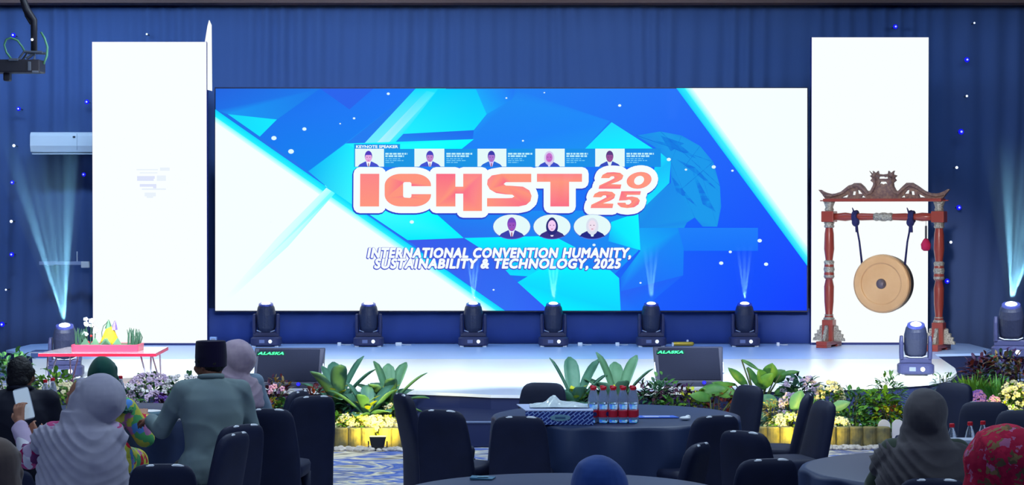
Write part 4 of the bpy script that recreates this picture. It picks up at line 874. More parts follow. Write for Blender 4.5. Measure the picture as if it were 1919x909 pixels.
B('leafy_shrub', 'grey-green low shrub under the front moving head', 1770, 694, 21.6, 50, (GREEN, BLUEG), 140, .07, .02)
B('croton', 'purple croton at the right end of the stage', 1838, 660, 21.2, 60, (PURP, WINE, RUST), 240, .12, .04)
B('croton', 'tall dark purple croton before the equipment case', 1878, 652, 21.1, 60, (PURP, BLUEG, TAN), 240, .13, .035)
B('croton', 'mixed rust and purple croton at the far right edge', 1912, 662, 21.0, 50, (PURP, RUST, TAN), 240, .12, .035)
B('flowering_shrub', 'violet hydrangea behind the chairs at the right', 1832, 733, 20.2, 32, (GREEN, DARK), 70, .07, .04, VIOF, 70, .018, low=.4)
B('flowering_shrub', 'pink hydrangea behind the chairs at the right', 1862, 745, 20.15, 28, (GREEN, DARK), 70, .07, .04, PINKF, 60, .018, low=.4)
B('flowering_shrub', 'cream flowering shrub at the right edge of the border', 1900, 716, 20.3, 66, (CREAM, TAN, LIME), 300, .08, .035, CRMF, 60, .02)
B('flowering_shrub', 'yellow lit shrub low at the right edge of the border', 1884, 758, 20.1, 56, (YEL, LIME), 200, .09, .03, CRMF, 16, .02)
B('leafy_shrub', 'dark shrub filling behind the right corner plants', 1850, 700, 21.4, 130, (DARK, GREEN), 300, .11, .05)

# log edging, pebbles, pickets, floodlights
logm = mat('cut_log_bark', (132, 120, 74), .85, var=(92, 90, 70), scale=14, bump=.5); logt = mat('cut_log_top', (150, 140, 96), .8)
def log_proto(): 
    t = thing('edging_log', 'x', 'edging log')
    MB().loft([(0, 0, -.0, .068, .068), (0, 0, .03, .07, .07), (0, 0, .165, .069, .069), (0, 0, .17, .066, .066)], 16, 2).build('bark', logm, t); MB().loft([(0, 0, .168, .06, .06), (0, 0, .176, .058, .058)], 16, 2).build('cut_face', logt, t); return t
LP_ = log_proto(); first = True
def logs(pxs, y0, where):
    global first
    n = len(pxs)
    for i, px in enumerate(pxs):
        o = LP_ if first else copy_tree(LP_); first = False
        q = G(px, y0[i] if isinstance(y0, (list, tuple)) else y0, 0); o.location = (q.x, q.y + .04, 0); o.rotation_euler = (0, 0, i * 1.7)
        pos = 'leftmost' if i == 0 else ('rightmost' if i == n - 1 else ['', 'second', 'third', 'fourth', 'fifth', 'sixth', 'seventh', 'eighth', 'ninth', 'tenth'][i] + ' from the left')
        tag(o, f'short upright edging log, {pos} {where}', 'edging log', 'log edging of the flower border')
logs([596, 616, 640, 664, 688, 724, 746, 768], 838, 'in the row below the left lit flowers')
logs([1426, 1448, 1474, 1500, 1526, 1556, 1581, 1605, 1630, 1656], 836, 'in the row below the right border')
logs([1880, 1904], 832, 'at the right edge of the border')
def pebbles(x0, x1, y, n, label):
    mb = MB(); rng = random.Random(x0)
    a = G(x0, y, 0); t = MB()
    for i in range(n):
        q = G(rng.uniform(x0, x1), y + rng.uniform(-1.5, 3.5), 0); r = rng.uniform(.016, .03); mb.ball((q.x, q.y, r * .55), (r * rng.uniform(.9, 1.4), r, r * .65), 7, 5)
    o = mb.build('pebbles', mat('pale_pebble', (214, 206, 198), .8, var=(170, 164, 160), scale=20), smooth=True); tag(o, label, 'pebbles', 'pale pebble strips along the border', 'stuff')
pebbles(585, 778, 843, 190, 'strip of pale pebbles below the left log edging'); pebbles(1410, 1672, 840, 260, 'strip of pale pebbles below the right log edging')
for px, lb in ((1656, 'rounded white picket board left of its twin by the grey hijab woman'), (1682, 'rounded white picket board touching the grey hijab woman')):
    q = G(px, 832, 0); t = thing('picket', lb, 'picket', (q.x, q.y - .02, 0), 0, 'white pickets')
    me = poly_extrude([[(-.055, 0), (.055, 0), (.055, .17)] + [(.055 * math.cos(a), .17 + .06 * math.sin(a)) for a in [PI * k / 10 for k in range(1, 10)]] + [(-.055, .17)]], .02, .003); me.materials.append(mat('white_picket_paint', (214, 210, 214), .6)); link('board', me, t)
    MB().box((-.06, .01, .08), (.06, .025, .11)).build('cross_rail', MATS['white_picket_paint'], t)
def flood(px, py, label, pw, aim):
    q = G(px, py, 0); t = thing('floodlight', label, 'floodlight', (q.x, q.y, 0), 0, 'floodlights of the flower border')
    m = MB(); m.loft([(0, 0, .03, .055, .035), (0, -.012, .13, .078, .035)], 4 * 5, 10); m.build('housing', mat('floodlight_black', (24, 26, 34), .5), t, bevel=.004)
    MB().box((-.075, -.01, .128), (.075, .03, .136)).build('glass', mat('warm_glass', (255, 240, 170), emit=(255, 236, 150), es=1.5), t)
    MB().box((-.09, -.03, 0), (.09, .04, .008)).box((-.09, -.008, 0), (-.08, .008, .09)).box((.08, -.008, 0), (.09, .008, .09)).build('bracket', MATS['floodlight_black'], t)
    lamp('floodlight_beam', 'SPOT', (q.x, q.y + .0, .17), aim, pw * 2.8, (1., .80, .10), .05, spot=112, blend=.95)
flood(708, 845, 'black floodlight lighting the flowers right of the empty chairs', 26, (P(700, 790, 20.4).x, 20.6, .35))
flood(1508, 845, 'black floodlight hidden behind the side-on chairs lighting the yellow logs', 26, (P(1508, 790, 20.4).x, 20.6, .35))
flood(1886, 845, 'black floodlight lighting the yellow shrub at the right edge', 16, (P(1890, 770, 20.4).x, 20.5, .4))

# ================================================================== TABLES
cloth_m = mat('black_tablecloth', (38, 54, 92), .5, .5); 
def round_table(px, Y, label, clabel, rad=.87):
    p = P(px, 700, Y); t = thing('round_banquet_table', label, 'table', (p.x, Y, 0), 0, 'round banquet tables')
    MB().loft([(0, 0, .70, rad, rad), (0, 0, .735, rad, rad)], 48, 2).build('tabletop', mat('plywood', (150, 120, 90), .6), t)
    for k in range(4): a = PI / 4 + PI / 2 * k; MB().tube([(rad * .6 * math.cos(a), rad * .6 * math.sin(a), 0), (rad * .6 * math.cos(a), rad * .6 * math.sin(a), .7)], .016, 8).build('leg', mat('steel_leg', (120, 122, 130), .4, metal=.6), t)
    n = 120; vs = [(0, 0, .75)]; fs = []; rows = [(rad * .5, .75), (rad * .97, .75), (rad + .006, .742), (rad + .012, .72), (rad + .02, .5), (rad + .03, .25), (rad + .045, .012)]
    for j, (r, z) in enumerate(rows):
        for i in range(n):
            a = 2 * PI * i / n; w = max(0, j - 2) * .012 * math.sin(a * 15 + .6 * math.sin(3 * a)); vs.append(((r + w) * math.cos(a), (r + w) * math.sin(a), z))
    for i in range(n): fs.append((0, 1 + i, 1 + (i + 1) % n))
    for j in range(len(rows) - 1):
        for i in range(n): a, b = 1 + j * n + i, 1 + j * n + (i + 1) % n; fs.append((a, a + n, b + n, b))
    o = MB().add(vs, fs).build('tablecloth', cloth_m, smooth=True); o.location = (p.x, Y, 0)
    tag(o, clabel, 'tablecloth', 'black tablecloths on the round tables'); return p.x, Y
round_table(1155, 15.15, 'round banquet table in the centre under the box and water bottles', 'black cloth to the floor on the centre table with the bottle pack')
round_table(216, 15.42, 'round banquet table at the left where the capped man sits', 'black cloth on the left table in front of the capped man', .70)
round_table(1795, 12.05, 'round banquet table at the lower right by the grey hijab woman', 'black cloth on the table at the lower right by the grey hijab woman')
round_table(1055, 10.98, 'round banquet table at the bottom edge before the navy hijab person', 'black cloth on the nearest table at the bottom edge')

# ---- things on the tables
TZ = .752
glass = mat('clear_plastic', (235, 245, 255), .05, .5, trans=.92, ior=1.15); capm = mat('red_cap', (226, 34, 50), .4); labm = mat('red_bottle_label', (214, 36, 62), .5); labw = mat('white_label_mark', (235, 235, 245), .5); labn = mat('navy_label_mark', (40, 44, 110), .5); bluecap = mat('blue_bottle_tint', (110, 160, 230), .1, trans=.8, ior=1.15)
def bottle_proto():
    t = thing('water_bottle', 'x', 'bottle')
    MB().loft([(0, 0, .0, .029, .029), (0, 0, .008, .032, .032), (0, 0, .05, .032, .032), (0, 0, .055, .030, .030), (0, 0, .105, .030, .030), (0, 0, .11, .032, .032), (0, 0, .15, .031, .031), (0, 0, .185, .024, .024), (0, 0, .212, .014, .014), (0, 0, .226, .0125, .0125)], 18, 2).build('bottle_body', glass, t, smooth=True)
    MB().loft([(0, 0, .224, .0152, .0152), (0, 0, .242, .0152, .0152), (0, 0, .245, .013, .013)], 16, 2).build('cap', capm, t)
    MB().loft([(0, 0, .040, .0325, .0325), (0, 0, .085, .0325, .0325)], 18, 2).build('bottle_label', labm, t)
    m = MB(); m.loft([(0, 0, 0, .014, .014), (0, 0, .002, .014, .014)], 14, 2, Matrix.Translation((.012, -.031, .063)) @ Matrix.Rotation(PI / 2, 4, 'X')); m.build('label_mark', labn, t)
    return t
BP = bottle_proto(); bfirst = True
def bottle(x, y, label, group, rz=0.):
    global bfirst
    o = BP if bfirst else copy_tree(BP); bfirst = False
    o.location = (x, y, TZ); o.rotation_euler = (0, 0, rz); tag(o, label, 'bottle', group); return o
c = P(1148, 790, 14.62)
for r in range(3):
    for k in range(5):
        bottle(c.x - .136 + k * .068 + (.012 if r % 2 else 0), 14.57 + r * .068, 'clear red-capped water bottle in the pack on the centre table', 'pack of water bottles on the centre table', k * .7 + r)
x_ = P(85, 700, 15.2).x
bottle(x_, 15.2, 'left one of the red-capped water bottles behind the black-haired man', 'bottles on the left table'); bottle(P(99, 700, 15.35).x, 15.35, 'right one of the red-capped water bottles behind the black-haired man', 'bottles on the left table', 1.)
bottle(P(226, 720, 15.55).x, 15.55, 'red-capped water bottle right of the green hijab woman', 'bottles on the left table', 2.)
for px, Y, lb in ((1784, 12.1, 'red-capped water bottle right beside the grey hijab woman'), (1818, 12.2, 'red-capped water bottle behind the white box at the right'), (1842, 12.25, 'red-capped water bottle just above the red patterned hijab')):
    bottle(P(px, 800, Y).x, Y, lb, 'bottles on the right table', px)
t = P(1812, 810, 12.0); t = thing('tissue_box', 'pale grey box on the right table above the red patterned hijab', 'box', (t.x, 12.0, TZ))
MB().box((-.10, -.06, 0), (.10, .06, .17)).build('carton', mat('pale_carton', (196, 204, 224), .5), t, bevel=.006); MB().box((-.08, -.062, .12), (.08, -.06, .15)).build('print_band', mat('grey_print', (140, 148, 170), .5), t)
# patterned box
def pattern_box():
    a = P(1030, 800, 14.42); b = P(1112, 800, 14.42); l = P(968, 760, 14.78)
    x0, x1 = P(985, 790, 14.42).x, b.x; t = thing('snack_box', 'blue diagonal-patterned box with a pale lid and badge on the centre table', 'box', ((x0 + x1) / 2, 14.62, TZ)); w = (x1 - x0) / 2
    m = bpy.data.materials.new('blue_dash_pattern'); m.use_nodes = True; nt = m.node_tree; bs = nt.nodes['Principled BSDF']; bs.inputs['Roughness'].default_value = .45
    tc = nt.nodes.new('ShaderNodeTexCoord'); mp = nt.nodes.new('ShaderNodeMapping'); mp.inputs['Rotation'].default_value = (0, R(38), 0); br = nt.nodes.new('ShaderNodeTexBrick'); br.inputs['Scale'].default_value = 15; br.inputs['Color1'].default_value = (*L3((26, 44, 130)), 1); br.inputs['Color2'].default_value = (*L3((34, 56, 150)), 1); br.inputs['Mortar'].default_value = (*L3((150, 180, 240)), 1); br.inputs['Mortar Size'].default_value = .05; br.inputs['Brick Width'].default_value = .9; br.inputs['Row Height'].default_value = .3
    sx = nt.nodes.new('ShaderNodeSeparateXYZ'); cb = nt.nodes.new('ShaderNodeCombineXYZ')
    nt.links.new(tc.outputs['Object'], mp.inputs['Vector']); nt.links.new(mp.outputs[0], sx.inputs[0]); nt.links.new(sx.outputs[0], cb.inputs[0]); nt.links.new(sx.outputs[2], cb.inputs[1]); nt.links.new(cb.outputs[0], br.inputs['Vector']); nt.links.new(br.outputs['Color'], bs.inputs['Base Color'])
    MB().box((-w, -.2, 0), (w, .18, .092)).build('carton', m, t, bevel=.003)
    lid = MB(); lid.add([(-w, -.2, .094), (w, -.2, .094), (w, .2, .10), (-w - .06, .2, .10), (-w, -.2, .099), (w, -.2, .099), (w, .2, .106), (-w - .06, .2, .106)], [(3, 2, 1, 0), (4, 5, 6, 7), (0, 1, 5, 4), (1, 2, 6, 5), (2, 3, 7, 6), (3, 0, 4, 7)]); lid.build('lid', mat('pale_blue_lid', (196, 208, 244), .4), t)
    bd = P(1050, 787, 14.42); MB().loft([(0, 0, 0, .07, .022), (0, 0, .003, .07, .022)], 28, 2, Matrix.Translation((bd.x - (x0 + x1) / 2, -.2, .05)) @ Matrix.Rotation(PI / 2, 4, 'X')).build('badge', mat('pale_teal_badge', (130, 176, 196), .4), t)
    MB().box((bd.x - (x0 + x1) / 2 - .035, -.206, .045), (bd.x - (x0 + x1) / 2 + .035, -.203, .056)).build('badge_print', mat('badge_print', (70, 110, 150), .5), t)
    g = thing('plastic_bag', 'crumpled clear white plastic bag lying on the patterned box', 'plastic bag', ((x0 + x1) / 2 + .0, 14.66, TZ + .107)); mb = MB(); n = 26; k = 12; vs = []; fs = []
    for j in range(k):
        for i in range(n):
            u = i / (n - 1) - .5; v = j / (k - 1) - .5; e = max(0, 1 - (2 * abs(u)) ** 3) * max(0, 1 - (2 * abs(v)) ** 3)
            vs.append((u * .40, v * .26, .004 + e * (.014 + .03 * abs(noise.noise(Vector((u * 6, v * 5, 1)))) + .05 * math.exp(-((u + .08) / .1) ** 2))))
    for j in range(k - 1):
        for i in range(n - 1): q = j * n + i; fs.append((q, q + 1, q + n + 1, q + n))
    o = mb.add(vs, fs).build('film', mat('crinkled_film', (226, 238, 242), .2, .7), g); o.modifiers.new('film', 'SOLIDIFY').thickness = .003
pattern_box()
q = P(1234, 783, 14.95); t = thing('leaflet', 'blue and white leaflet lying on the centre table right of the bottles', 'leaflet', (q.x, 14.95, TZ))
MB().add([(-.14, -.07, .001), (.14, -.05, .001), (.11, .09, .001), (-.15, .08, .001), (-.14, -.07, .006), (.14, -.05, .006), (.11, .09, .006), (-.15, .08, .006)], [(3, 2, 1, 0), (4, 5, 6, 7), (0, 1, 5, 4), (1, 2, 6, 5), (2, 3, 7, 6), (3, 0, 4, 7)]).build('paper', mat('blue_paper', (64, 110, 224), .5), t)
MB().box((-.11, .0, .006), (.08, .03, .0075)).box((-.10, -.04, .006), (.0, -.02, .0075)).build('white_print', MATS['glossy_white'], t)
q = P(1284, 790, 14.75); t = thing('paper_napkin', 'small crumpled white napkin at the right edge of the centre table', 'napkin', (q.x, 14.75, TZ)); mb = MB(); mb.ball((0, 0, .014), (.04, .03, .014), 12, 7); mb.ball((.02, .01, .022), (.02, .02, .014), 10, 6); mb.build('tissue', MATS['glossy_white'], t, smooth=True)
# left table crockery
def plate(px, Y, r, label, food=None):
    q = P(px, 770, Y); t = thing('plate', label, 'plate', (q.x, Y, TZ), 0, 'plates on the left table')
    MB().loft([(0, 0, 0, r * .55, r * .55), (0, 0, .006, r * .6, r * .6), (0, 0, .018, r, r), (0, 0, .02, r * .97, r * .97), (0, 0, .009, r * .6, r * .6)], 28, 2).build('dish', MATS['glossy_white'], t, smooth=True)
    if food: m = MB(); rng = random.Random(px); [m.ball((rng.uniform(-.04, .04), rng.uniform(-.04, .04), .022), (.022, .02, .014), 8, 5) for _ in range(7)]; m.build('food', food, t, smooth=True)
plate(325, 14.72, .10, 'white plate of food in front of the capped man', mat('orange_food', (214, 150, 90), .6, var=(236, 226, 210), scale=40)); plate(98, 14.75, .10, 'white plate beside the bottles behind the black-haired man', MATS['orange_food'])
q = P(279, 775, 14.85); t = thing('snack_bowl', 'pale teal bowl at the capped man\'s hand on the left table', 'bowl', (q.x, 14.85, TZ)); MB().loft([(0, 0, 0, .05, .05), (0, 0, .03, .075, .075), (0, 0, .055, .085, .085), (0, 0, .055, .079, .079), (0, 0, .03, .068, .068)], 24, 2).build('bowl', mat('pale_teal_glaze', (140, 176, 196), .3), t, smooth=True); MB().loft([(0, 0, .053, .084, .084), (0, 0, .057, .086, .086), (0, 0, .057, .08, .08)], 24, 2).build('bowl_rim', MATS['glossy_white'], t)
q = P(338, 765, 15.0); t = thing('paper_box', 'pale teal lunch box on the left table beside the capped man', 'box', (q.x, 15.0, TZ)); MB().box((-.065, -.05, 0), (.065, .05, .085)).build('carton', mat('pale_teal_carton', (146, 178, 184), .6), t, bevel=.004); MB().box((-.067, -.052, .08), (.067, .052, .092)).build('lid', mat('pale_teal_lid', (160, 190, 190), .6), t, bevel=.003)
q = P(330, 772, 14.9); t = thing('paper_napkin', 'crumpled white napkin beside the lunch box on the left table', 'napkin', (P(322, 770, 14.95).x, 14.95, TZ)); MB().ball((0, 0, .02), (.03, .03, .02), 10, 6).ball((.02, 0, .035), (.018, .02, .018), 10, 6).build('tissue', MATS['glossy_white'], t, smooth=True)
q = P(905, 897, 11.6); t = thing('paper_sheet', 'folded teal leaflet on the nearest table at the bottom edge', 'leaflet', (q.x, 11.55, TZ)); MB().add([(-.07, -.04, .001), (.05, -.05, .001), (.07, .05, .001), (-.06, .06, .001), (-.07, -.04, .012), (.05, -.05, .006), (.07, .05, .006), (-.06, .06, .012)], [(3, 2, 1, 0), (4, 5, 6, 7), (0, 1, 5, 4), (1, 2, 6, 5), (2, 3, 7, 6), (3, 0, 4, 7)]).build('paper', mat('teal_paper', (70, 120, 150), .5), t); MB().box((-.03, -.02, .0125), (.03, .02, .014)).build('print_block', MATS['pale_teal_badge'], t)

# ================================================================== CHAIRS
cov = mat('navy_black_chair_cover', (29, 36, 66), .6, .35, var=(25, 31, 58), scale=6); highlight_m = mat('painted_highlight_white', (236, 240, 248), .25, .6)
def chair_proto():
    t = thing('banquet_chair', 'x', 'chair')
    def back_y(z): return -.205 - .10 * max(0, (z - .42)) / .44
    rings = []
    for z, w in ((.03, .198), (.10, .200), (.25, .203), (.42, .205), (.50, .204), (.60, .198), (.70, .188), (.76, .180), (.80, .171), (.83, .156), (.848, .136), (.858, .105), (.86, .07)):
        th = .045 if z > .4 else .04
        if z > .8: th *= max(.35, 1 - ((z - .8) / .062) ** 2 * .65)
        rings.append((0, back_y(z), z, w, th))
    MB().loft(rings, 32, 3.2).build('backrest', cov, t, smooth=True)
    MB().loft([(0, .0, .37, .19, .20), (0, .0, .385, .205, .215), (0, .0, .44, .21, .22), (0, -.0, .465, .20, .21), (0, 0, .472, .17, .18)], 32, 5).build('seat', cov, t, smooth=True)
    for sx in (-1, 1): MB().loft([(sx * .175, .19, 0, .014, .014), (sx * .172, .185, .2, .022, .022), (sx * .16, .165, .38, .04, .04)], 12, 2.5).build('leg', cov, t, smooth=True)
    for sx in (-1, 1): MB().loft([(sx * .18, -.225, 0, .014, .014), (sx * .178, -.215, .04, .02, .02)], 12, 2.5).build('leg', cov, t, smooth=True)
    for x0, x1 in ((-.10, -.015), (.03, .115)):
        m = MB(); m.tube([(x0 + (x1 - x0) * i / 5, -.318 + .0 * i, .853 - .0035 * abs(i - 2.5) * (1 if x0 < 0 else .6)) for i in range(6)], [.004, .009, .010, .010, .009, .004], 8); m.build('highlight_strip', highlight_m, t, smooth=True)  # white strips standing in for stage light glancing off the cover top
    return t
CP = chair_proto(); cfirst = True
def chair(px, ytop, rz, label, Y=None, group='dark covered banquet chairs', x=None):
    """rz = heading of the sitter in degrees, 0 = towards the stage, positive turns left"""
    global cfirst
    Y = Y or 1.36 * F / (ytop - YHOR)
    o = CP if cfirst else copy_tree(CP); cfirst = False
    if x is None: x = P(px, ytop, Y).x
    c = Vector((0, .29, 0)); c.rotate(Euler((0, 0, R(rz))))
    o.location = (x + c.x, Y + c.y, 0); o.rotation_euler = (0, 0, R(rz)); tag(o, label, 'chair', group); return o
chair(503, 766, -6, 'empty dark covered chair with painted highlight, right behind the capped man')
chair(585, 742, 30, 'empty dark covered chair with painted highlight, turned, left of the floodlit flowers')
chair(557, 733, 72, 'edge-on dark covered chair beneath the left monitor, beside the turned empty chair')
chair(305, 870, 4, 'dark covered chair back with painted highlight at the bottom edge, right of the phone woman')
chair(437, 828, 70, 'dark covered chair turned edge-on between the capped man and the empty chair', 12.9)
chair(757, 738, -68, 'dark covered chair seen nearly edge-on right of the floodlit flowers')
chair(828, 768, -24, 'dark covered chair with painted highlight and its seat showing, left of the centre table')
chair(973, 780, -4, 'dark covered chair with painted highlight in front of the patterned box')
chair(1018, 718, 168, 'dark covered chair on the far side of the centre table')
chair(1340, 779, 24, 'dark covered chair with one long painted highlight at the right of the centre table')
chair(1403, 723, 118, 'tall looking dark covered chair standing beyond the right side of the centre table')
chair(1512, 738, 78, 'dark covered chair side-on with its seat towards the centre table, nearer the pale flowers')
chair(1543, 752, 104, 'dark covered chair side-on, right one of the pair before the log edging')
chair(1396, 808, -40, 'dark covered chair turned away, between the long-highlight chair and the bottom chair')
chair(1437, 860, 14, 'dark covered chair top with two painted highlights at the bottom edge right of centre')
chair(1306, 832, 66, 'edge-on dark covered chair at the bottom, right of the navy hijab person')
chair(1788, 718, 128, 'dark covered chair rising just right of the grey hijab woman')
chair(1846, 754, 176, 'wide dark covered chair with painted highlight beneath the violet hydrangea')
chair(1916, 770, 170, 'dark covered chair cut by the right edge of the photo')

# ================================================================== PEOPLE
skin = mat('warm_skin', (176, 122, 98), .55, .4); skin2 = mat('tan_skin', (140, 92, 74), .55, .4); hairm = mat('black_hair', (20, 18, 24), .5, .4, bump=.6, scale=60)
def blob(name, mb, m, parent, voxel=.012, smooth=6, fold=None):
    """merge overlapping volumes into one continuous surface"""
    src = bpy.data.objects.new('source', mb.mesh('source'))
    r = src.modifiers.new('remesh', 'REMESH'); r.mode = 'VOXEL'; r.voxel_size = voxel; r.adaptivity = 0
    s = src.modifiers.new('smooth', 'SMOOTH'); s.factor = .5; s.iterations = smooth
    me = temp_eval(src); me.name = name; me.materials.clear(); me.materials.append(m)
    if fold:
        me.update(); nrm = [v.normal.copy() for v in me.vertices]
        for v, nn in zip(me.vertices, nrm): v.co += nn * fold(v.co)
        me.update()
    return link(name, me, parent, True)
def hand(mb, w, d, n, side, curl=.5, spread=1., grip=False):
    """palm + five separate fingers; w wrist, d pointing direction, n palm normal, side +1: thumb on d x n side"""
    d = Vector(d).normalized(); n = (Vector(n) - d * Vector(n).dot(d)).normalized(); a = d.cross(n) * side; w = Vector(w)
    for o in (-.026, -.009, .009, .026): mb.cap(w + a * o * .7 + d * .012, .014, w + a * o + d * .088, .0115, 10, 3)
    mb.cap(w - d * .03, .024, w + d * .02, .025, 12, 4)
    for o, Lf in ((.030, .070), (.010, .080), (-.010, .074), (-.030, .058)):
        b = w + a * o * spread * 1.05 + d * .09; d1 = (d * math.cos(curl * .7) + n * math.sin(curl * .7)).normalized(); d2 = (d * math.cos(curl * 1.7) + n * math.sin(curl * 1.7)).normalized()
        m1 = b + d1 * Lf * .52; mb.cap(b, .0092, m1, .0084, 8, 3); mb.cap(m1, .0084, m1 + d2 * Lf * .5, .0068, 8, 3)
    tb = w + a * .024 + d * .022; t1 = tb + (a * .7 + d * .75 + n * .35).normalized() * .042; t2 = t1 + (a * .15 + d * .9 + n * .5).normalized() * .032
    mb.cap(tb, .014, t1, .0105, 8, 3); mb.cap(t1, .0105, t2, .008, 8, 3)
def person(label, px, py, Y, ztop, rz, top_m, legs_m, cover, armL=None, armR=None, sk=None, head_turn=0., head_nod=0., head_w=1., male=False, lean=.0, scale_xy=1., x=None, voxel=.009, neck=0., drape=None):
    """seated figure facing +y; cover = (kind, material)"""
    sk = sk or skin
    p = P(px, py, Y); s = 1.0; t = thing('person', label, 'person', (x if x is not None else p.x, Y, 0), R(rz))
    dz = ztop - 1.30                                   # torso stretched so the crown reaches ztop
    hipz = .50; hd = Vector((0, .035 + lean * .9, 1.165 + dz - neck)); nk = Vector((0, .01 + lean * .7, 1.02 + dz * .9 + neck)); ch = Vector((0, -.01 + lean * .55, .86 + dz * .7)); bl = Vector((0, 0 + lean * .2, .66 + dz * .3)); hp = Vector((0, -.01, hipz + .05))
    sw = .185 if male else .165
    sh = [Vector((-sw, -.01 + lean * .62, .955 + dz * .85 + neck * .8)), Vector((sw, -.01 + lean * .62, .955 + dz * .85 + neck * .8))]
    armL = armL or {}; armR = armR or {}
    el = [Vector(armL.get('e', (-.25, .10 + lean, .72 + dz * .4))), Vector(armR.get('e', (.25, .10 + lean, .72 + dz * .4)))]
    wr = [Vector(armL.get('w', (-.13, .30 + lean, .775))), Vector(armR.get('w', (.13, .30 + lean, .775)))]
    M = Matrix.Rotation(R(head_turn), 4, 'Z') @ Matrix.Rotation(R(-head_nod), 4, 'X'); H = Matrix.Translation(hd) @ M
    hq = lambda x_, y_, z_: H @ Vector((x_, y_, z_))
    b = MB()
    b.ball((0, 0, 0), (.074, .094, .112), 20, 14, None); n0 = len(b.v)
    b.v = [tuple(H @ Vector(v)) for v in b.v]
    b.cap(hq(0, .045, -.045), .055, hq(0, .062, -.082), .034); b.cap(hq(0, .088, .018), .010, hq(0, .104, -.018), .015); b.cap(hq(-.02, .088, -.05), .012, hq(.02, .088, -.05), .012)
    for sx in (-1, 1):
        b.cap(hq(sx * .074, -.005, .012), .012, hq(sx * .077, -.01, -.022), .010); b.cap(hq(sx * .034, .084, .024), .011, hq(sx * .040, .084, .024), .010); b.cap(hq(sx * .045, .07, -.02), .024, hq(sx * .04, .07, -.035), .02)
    b.cap(hd + M.to_3x3() @ Vector((0, -.02, -.06)), .054, nk, .056); b.cap(nk, .06, ch, .10)
    b.cap(ch + Vector((-.08, 0, .04)), .09, ch + Vector((.08, 0, .04)), .09); b.cap(ch, .125, bl, .12); b.cap(bl, .12, hp, .13); b.cap(hp + Vector((-.08, 0, 0)), .12, hp + Vector((.08, 0, 0)), .12)
    for i, sx in enumerate((-1, 1)):
        b.cap(sh[i], .052, el[i], .042); b.cap(el[i], .042, wr[i], .027); b.cap(ch + Vector((sx * .06, 0, .06)), .07, sh[i], .055)
        A = armL if i == 0 else armR; d = Vector(A.get('d', wr[i] - el[i])); n_ = Vector(A.get('n', (0, 0, -1)))
        hand(b, wr[i], d, n_, A.get('side', -sx), A.get('curl', .45), A.get('spread', 1.))
        kn = Vector((sx * .12, .42, .50)); an = Vector((sx * .12, .40, .085))
        b.cap(hp + Vector((sx * .08, 0, -.01)), .095, kn, .062); b.cap(kn, .060, an, .036); b.cap(an + Vector((0, -.02, -.045)), .038, an + Vector((sx * .01, .14, -.055)), .030)
    blob('body', b, sk, t, .0062 if voxel < .01 else .0085, 3)
    # upper garment
    c = MB(); g = .026 if male else .014; ga = .018
    c.cap(nk + Vector((0, 0, -.035)), .068, ch, .10 + g); c.cap(ch + Vector((-.08, 0, .04)), .09 + g, ch + Vector((.08, 0, .04)), .09 + g); c.cap(ch, .13 + g, bl, .125 + g); c.cap(bl, .125 + g, hp, .145 + g)
    c.cap(hp + Vector((-.07, .0, .02)), .13 + g, hp + Vector((.07, .0, .02)), .13 + g)
    if male:
        ly = lambda z: (0.0 if z < .7 else lean * .6)
        c.loft([(0, 0, hp.z - .08, .185, .155), (0, 0, hp.z + .02, .19, .155), (0, bl.y, bl.z + .02, .178, .148), (0, ch.y - .01, ch.z, .200, .150), (0, ch.y - .005, sh[0].z - .05, .198, .138), (0, sh[0].y, sh[0].z + .01, .165, .112), (0, nk.y - .01, sh[0].z + .06, .10, .085), (0, nk.y, nk.z + .0, .066, .066)], 36, 2.3)
    for i, sx in enumerate((-1, 1)):
        c.cap(ch + Vector((sx * .06, 0, .075)), .07 + ga, sh[i], .052 + ga); c.cap(nk + Vector((sx * .03, 0, -.05)), .06, sh[i], .05 + ga); c.cap(sh[i], .052 + ga, el[i], .046 + ga); dd = (wr[i] - el[i]); c.cap(el[i], .046 + ga, el[i] + dd * .86, .033 + ga)
    def fold_shirt(v): return .008 * (1 - 2 * abs(math.sin(13 * v.z + 11 * v.x + 3 * noise.noise(v * 4)))) * max(0, .35 + noise.noise(v * 3)) + .004 * noise.noise(v * 11) + .005 * (1 - 2 * abs(math.sin(19 * v.x - 4 * v.z + 2 * noise.noise(v * 5)))) * max(0, noise.noise(v * 2.5 + Vector((7, 0, 0))))
    blob('shirt' if male else 'blouse', c, top_m, t, .0105, 5, fold_shirt)
    l = MB()
    if male:
        for sx in (-1, 1): l.cap(hp + Vector((sx * .08, 0, -.01)), .115, Vector((sx * .12, .42, .50)), .078); l.cap(Vector((sx * .12, .42, .50)), .076, Vector((sx * .12, .40, .10)), .062)
        l.cap(hp + Vector((-.08, 0, -.02)), .135, hp + Vector((.08, 0, -.02)), .135); blob('trousers', l, legs_m, t, .013, 5)
    else:
        l.cap(hp + Vector((-.08, 0, -.02)), .14, hp + Vector((.08, 0, -.02)), .14)
        for sx in (-1, 1): l.cap(hp + Vector((sx * .08, 0, -.01)), .125, Vector((sx * .12, .43, .49)), .09); l.cap(Vector((sx * .12, .43, .49)), .09, Vector((sx * .15, .42, .10)), .10)
        l.cap(Vector((-.12, .43, .49)), .09, Vector((.12, .43, .49)), .09); l.cap(Vector((-.14, .42, .12)), .10, Vector((.14, .42, .12)), .10); blob('skirt', l, legs_m, t, .014, 6)
    for sx in (-1, 1):
        sm = MB(); a0 = Vector((sx * .12, .36, .05)); sm.cap(a0, .044, a0 + Vector((sx * .012, .17, -.008)), .038); blob('shoe', sm, mat('dark_shoe', (30, 28, 34), .4), t, .01, 4)
    kind, cm = cover
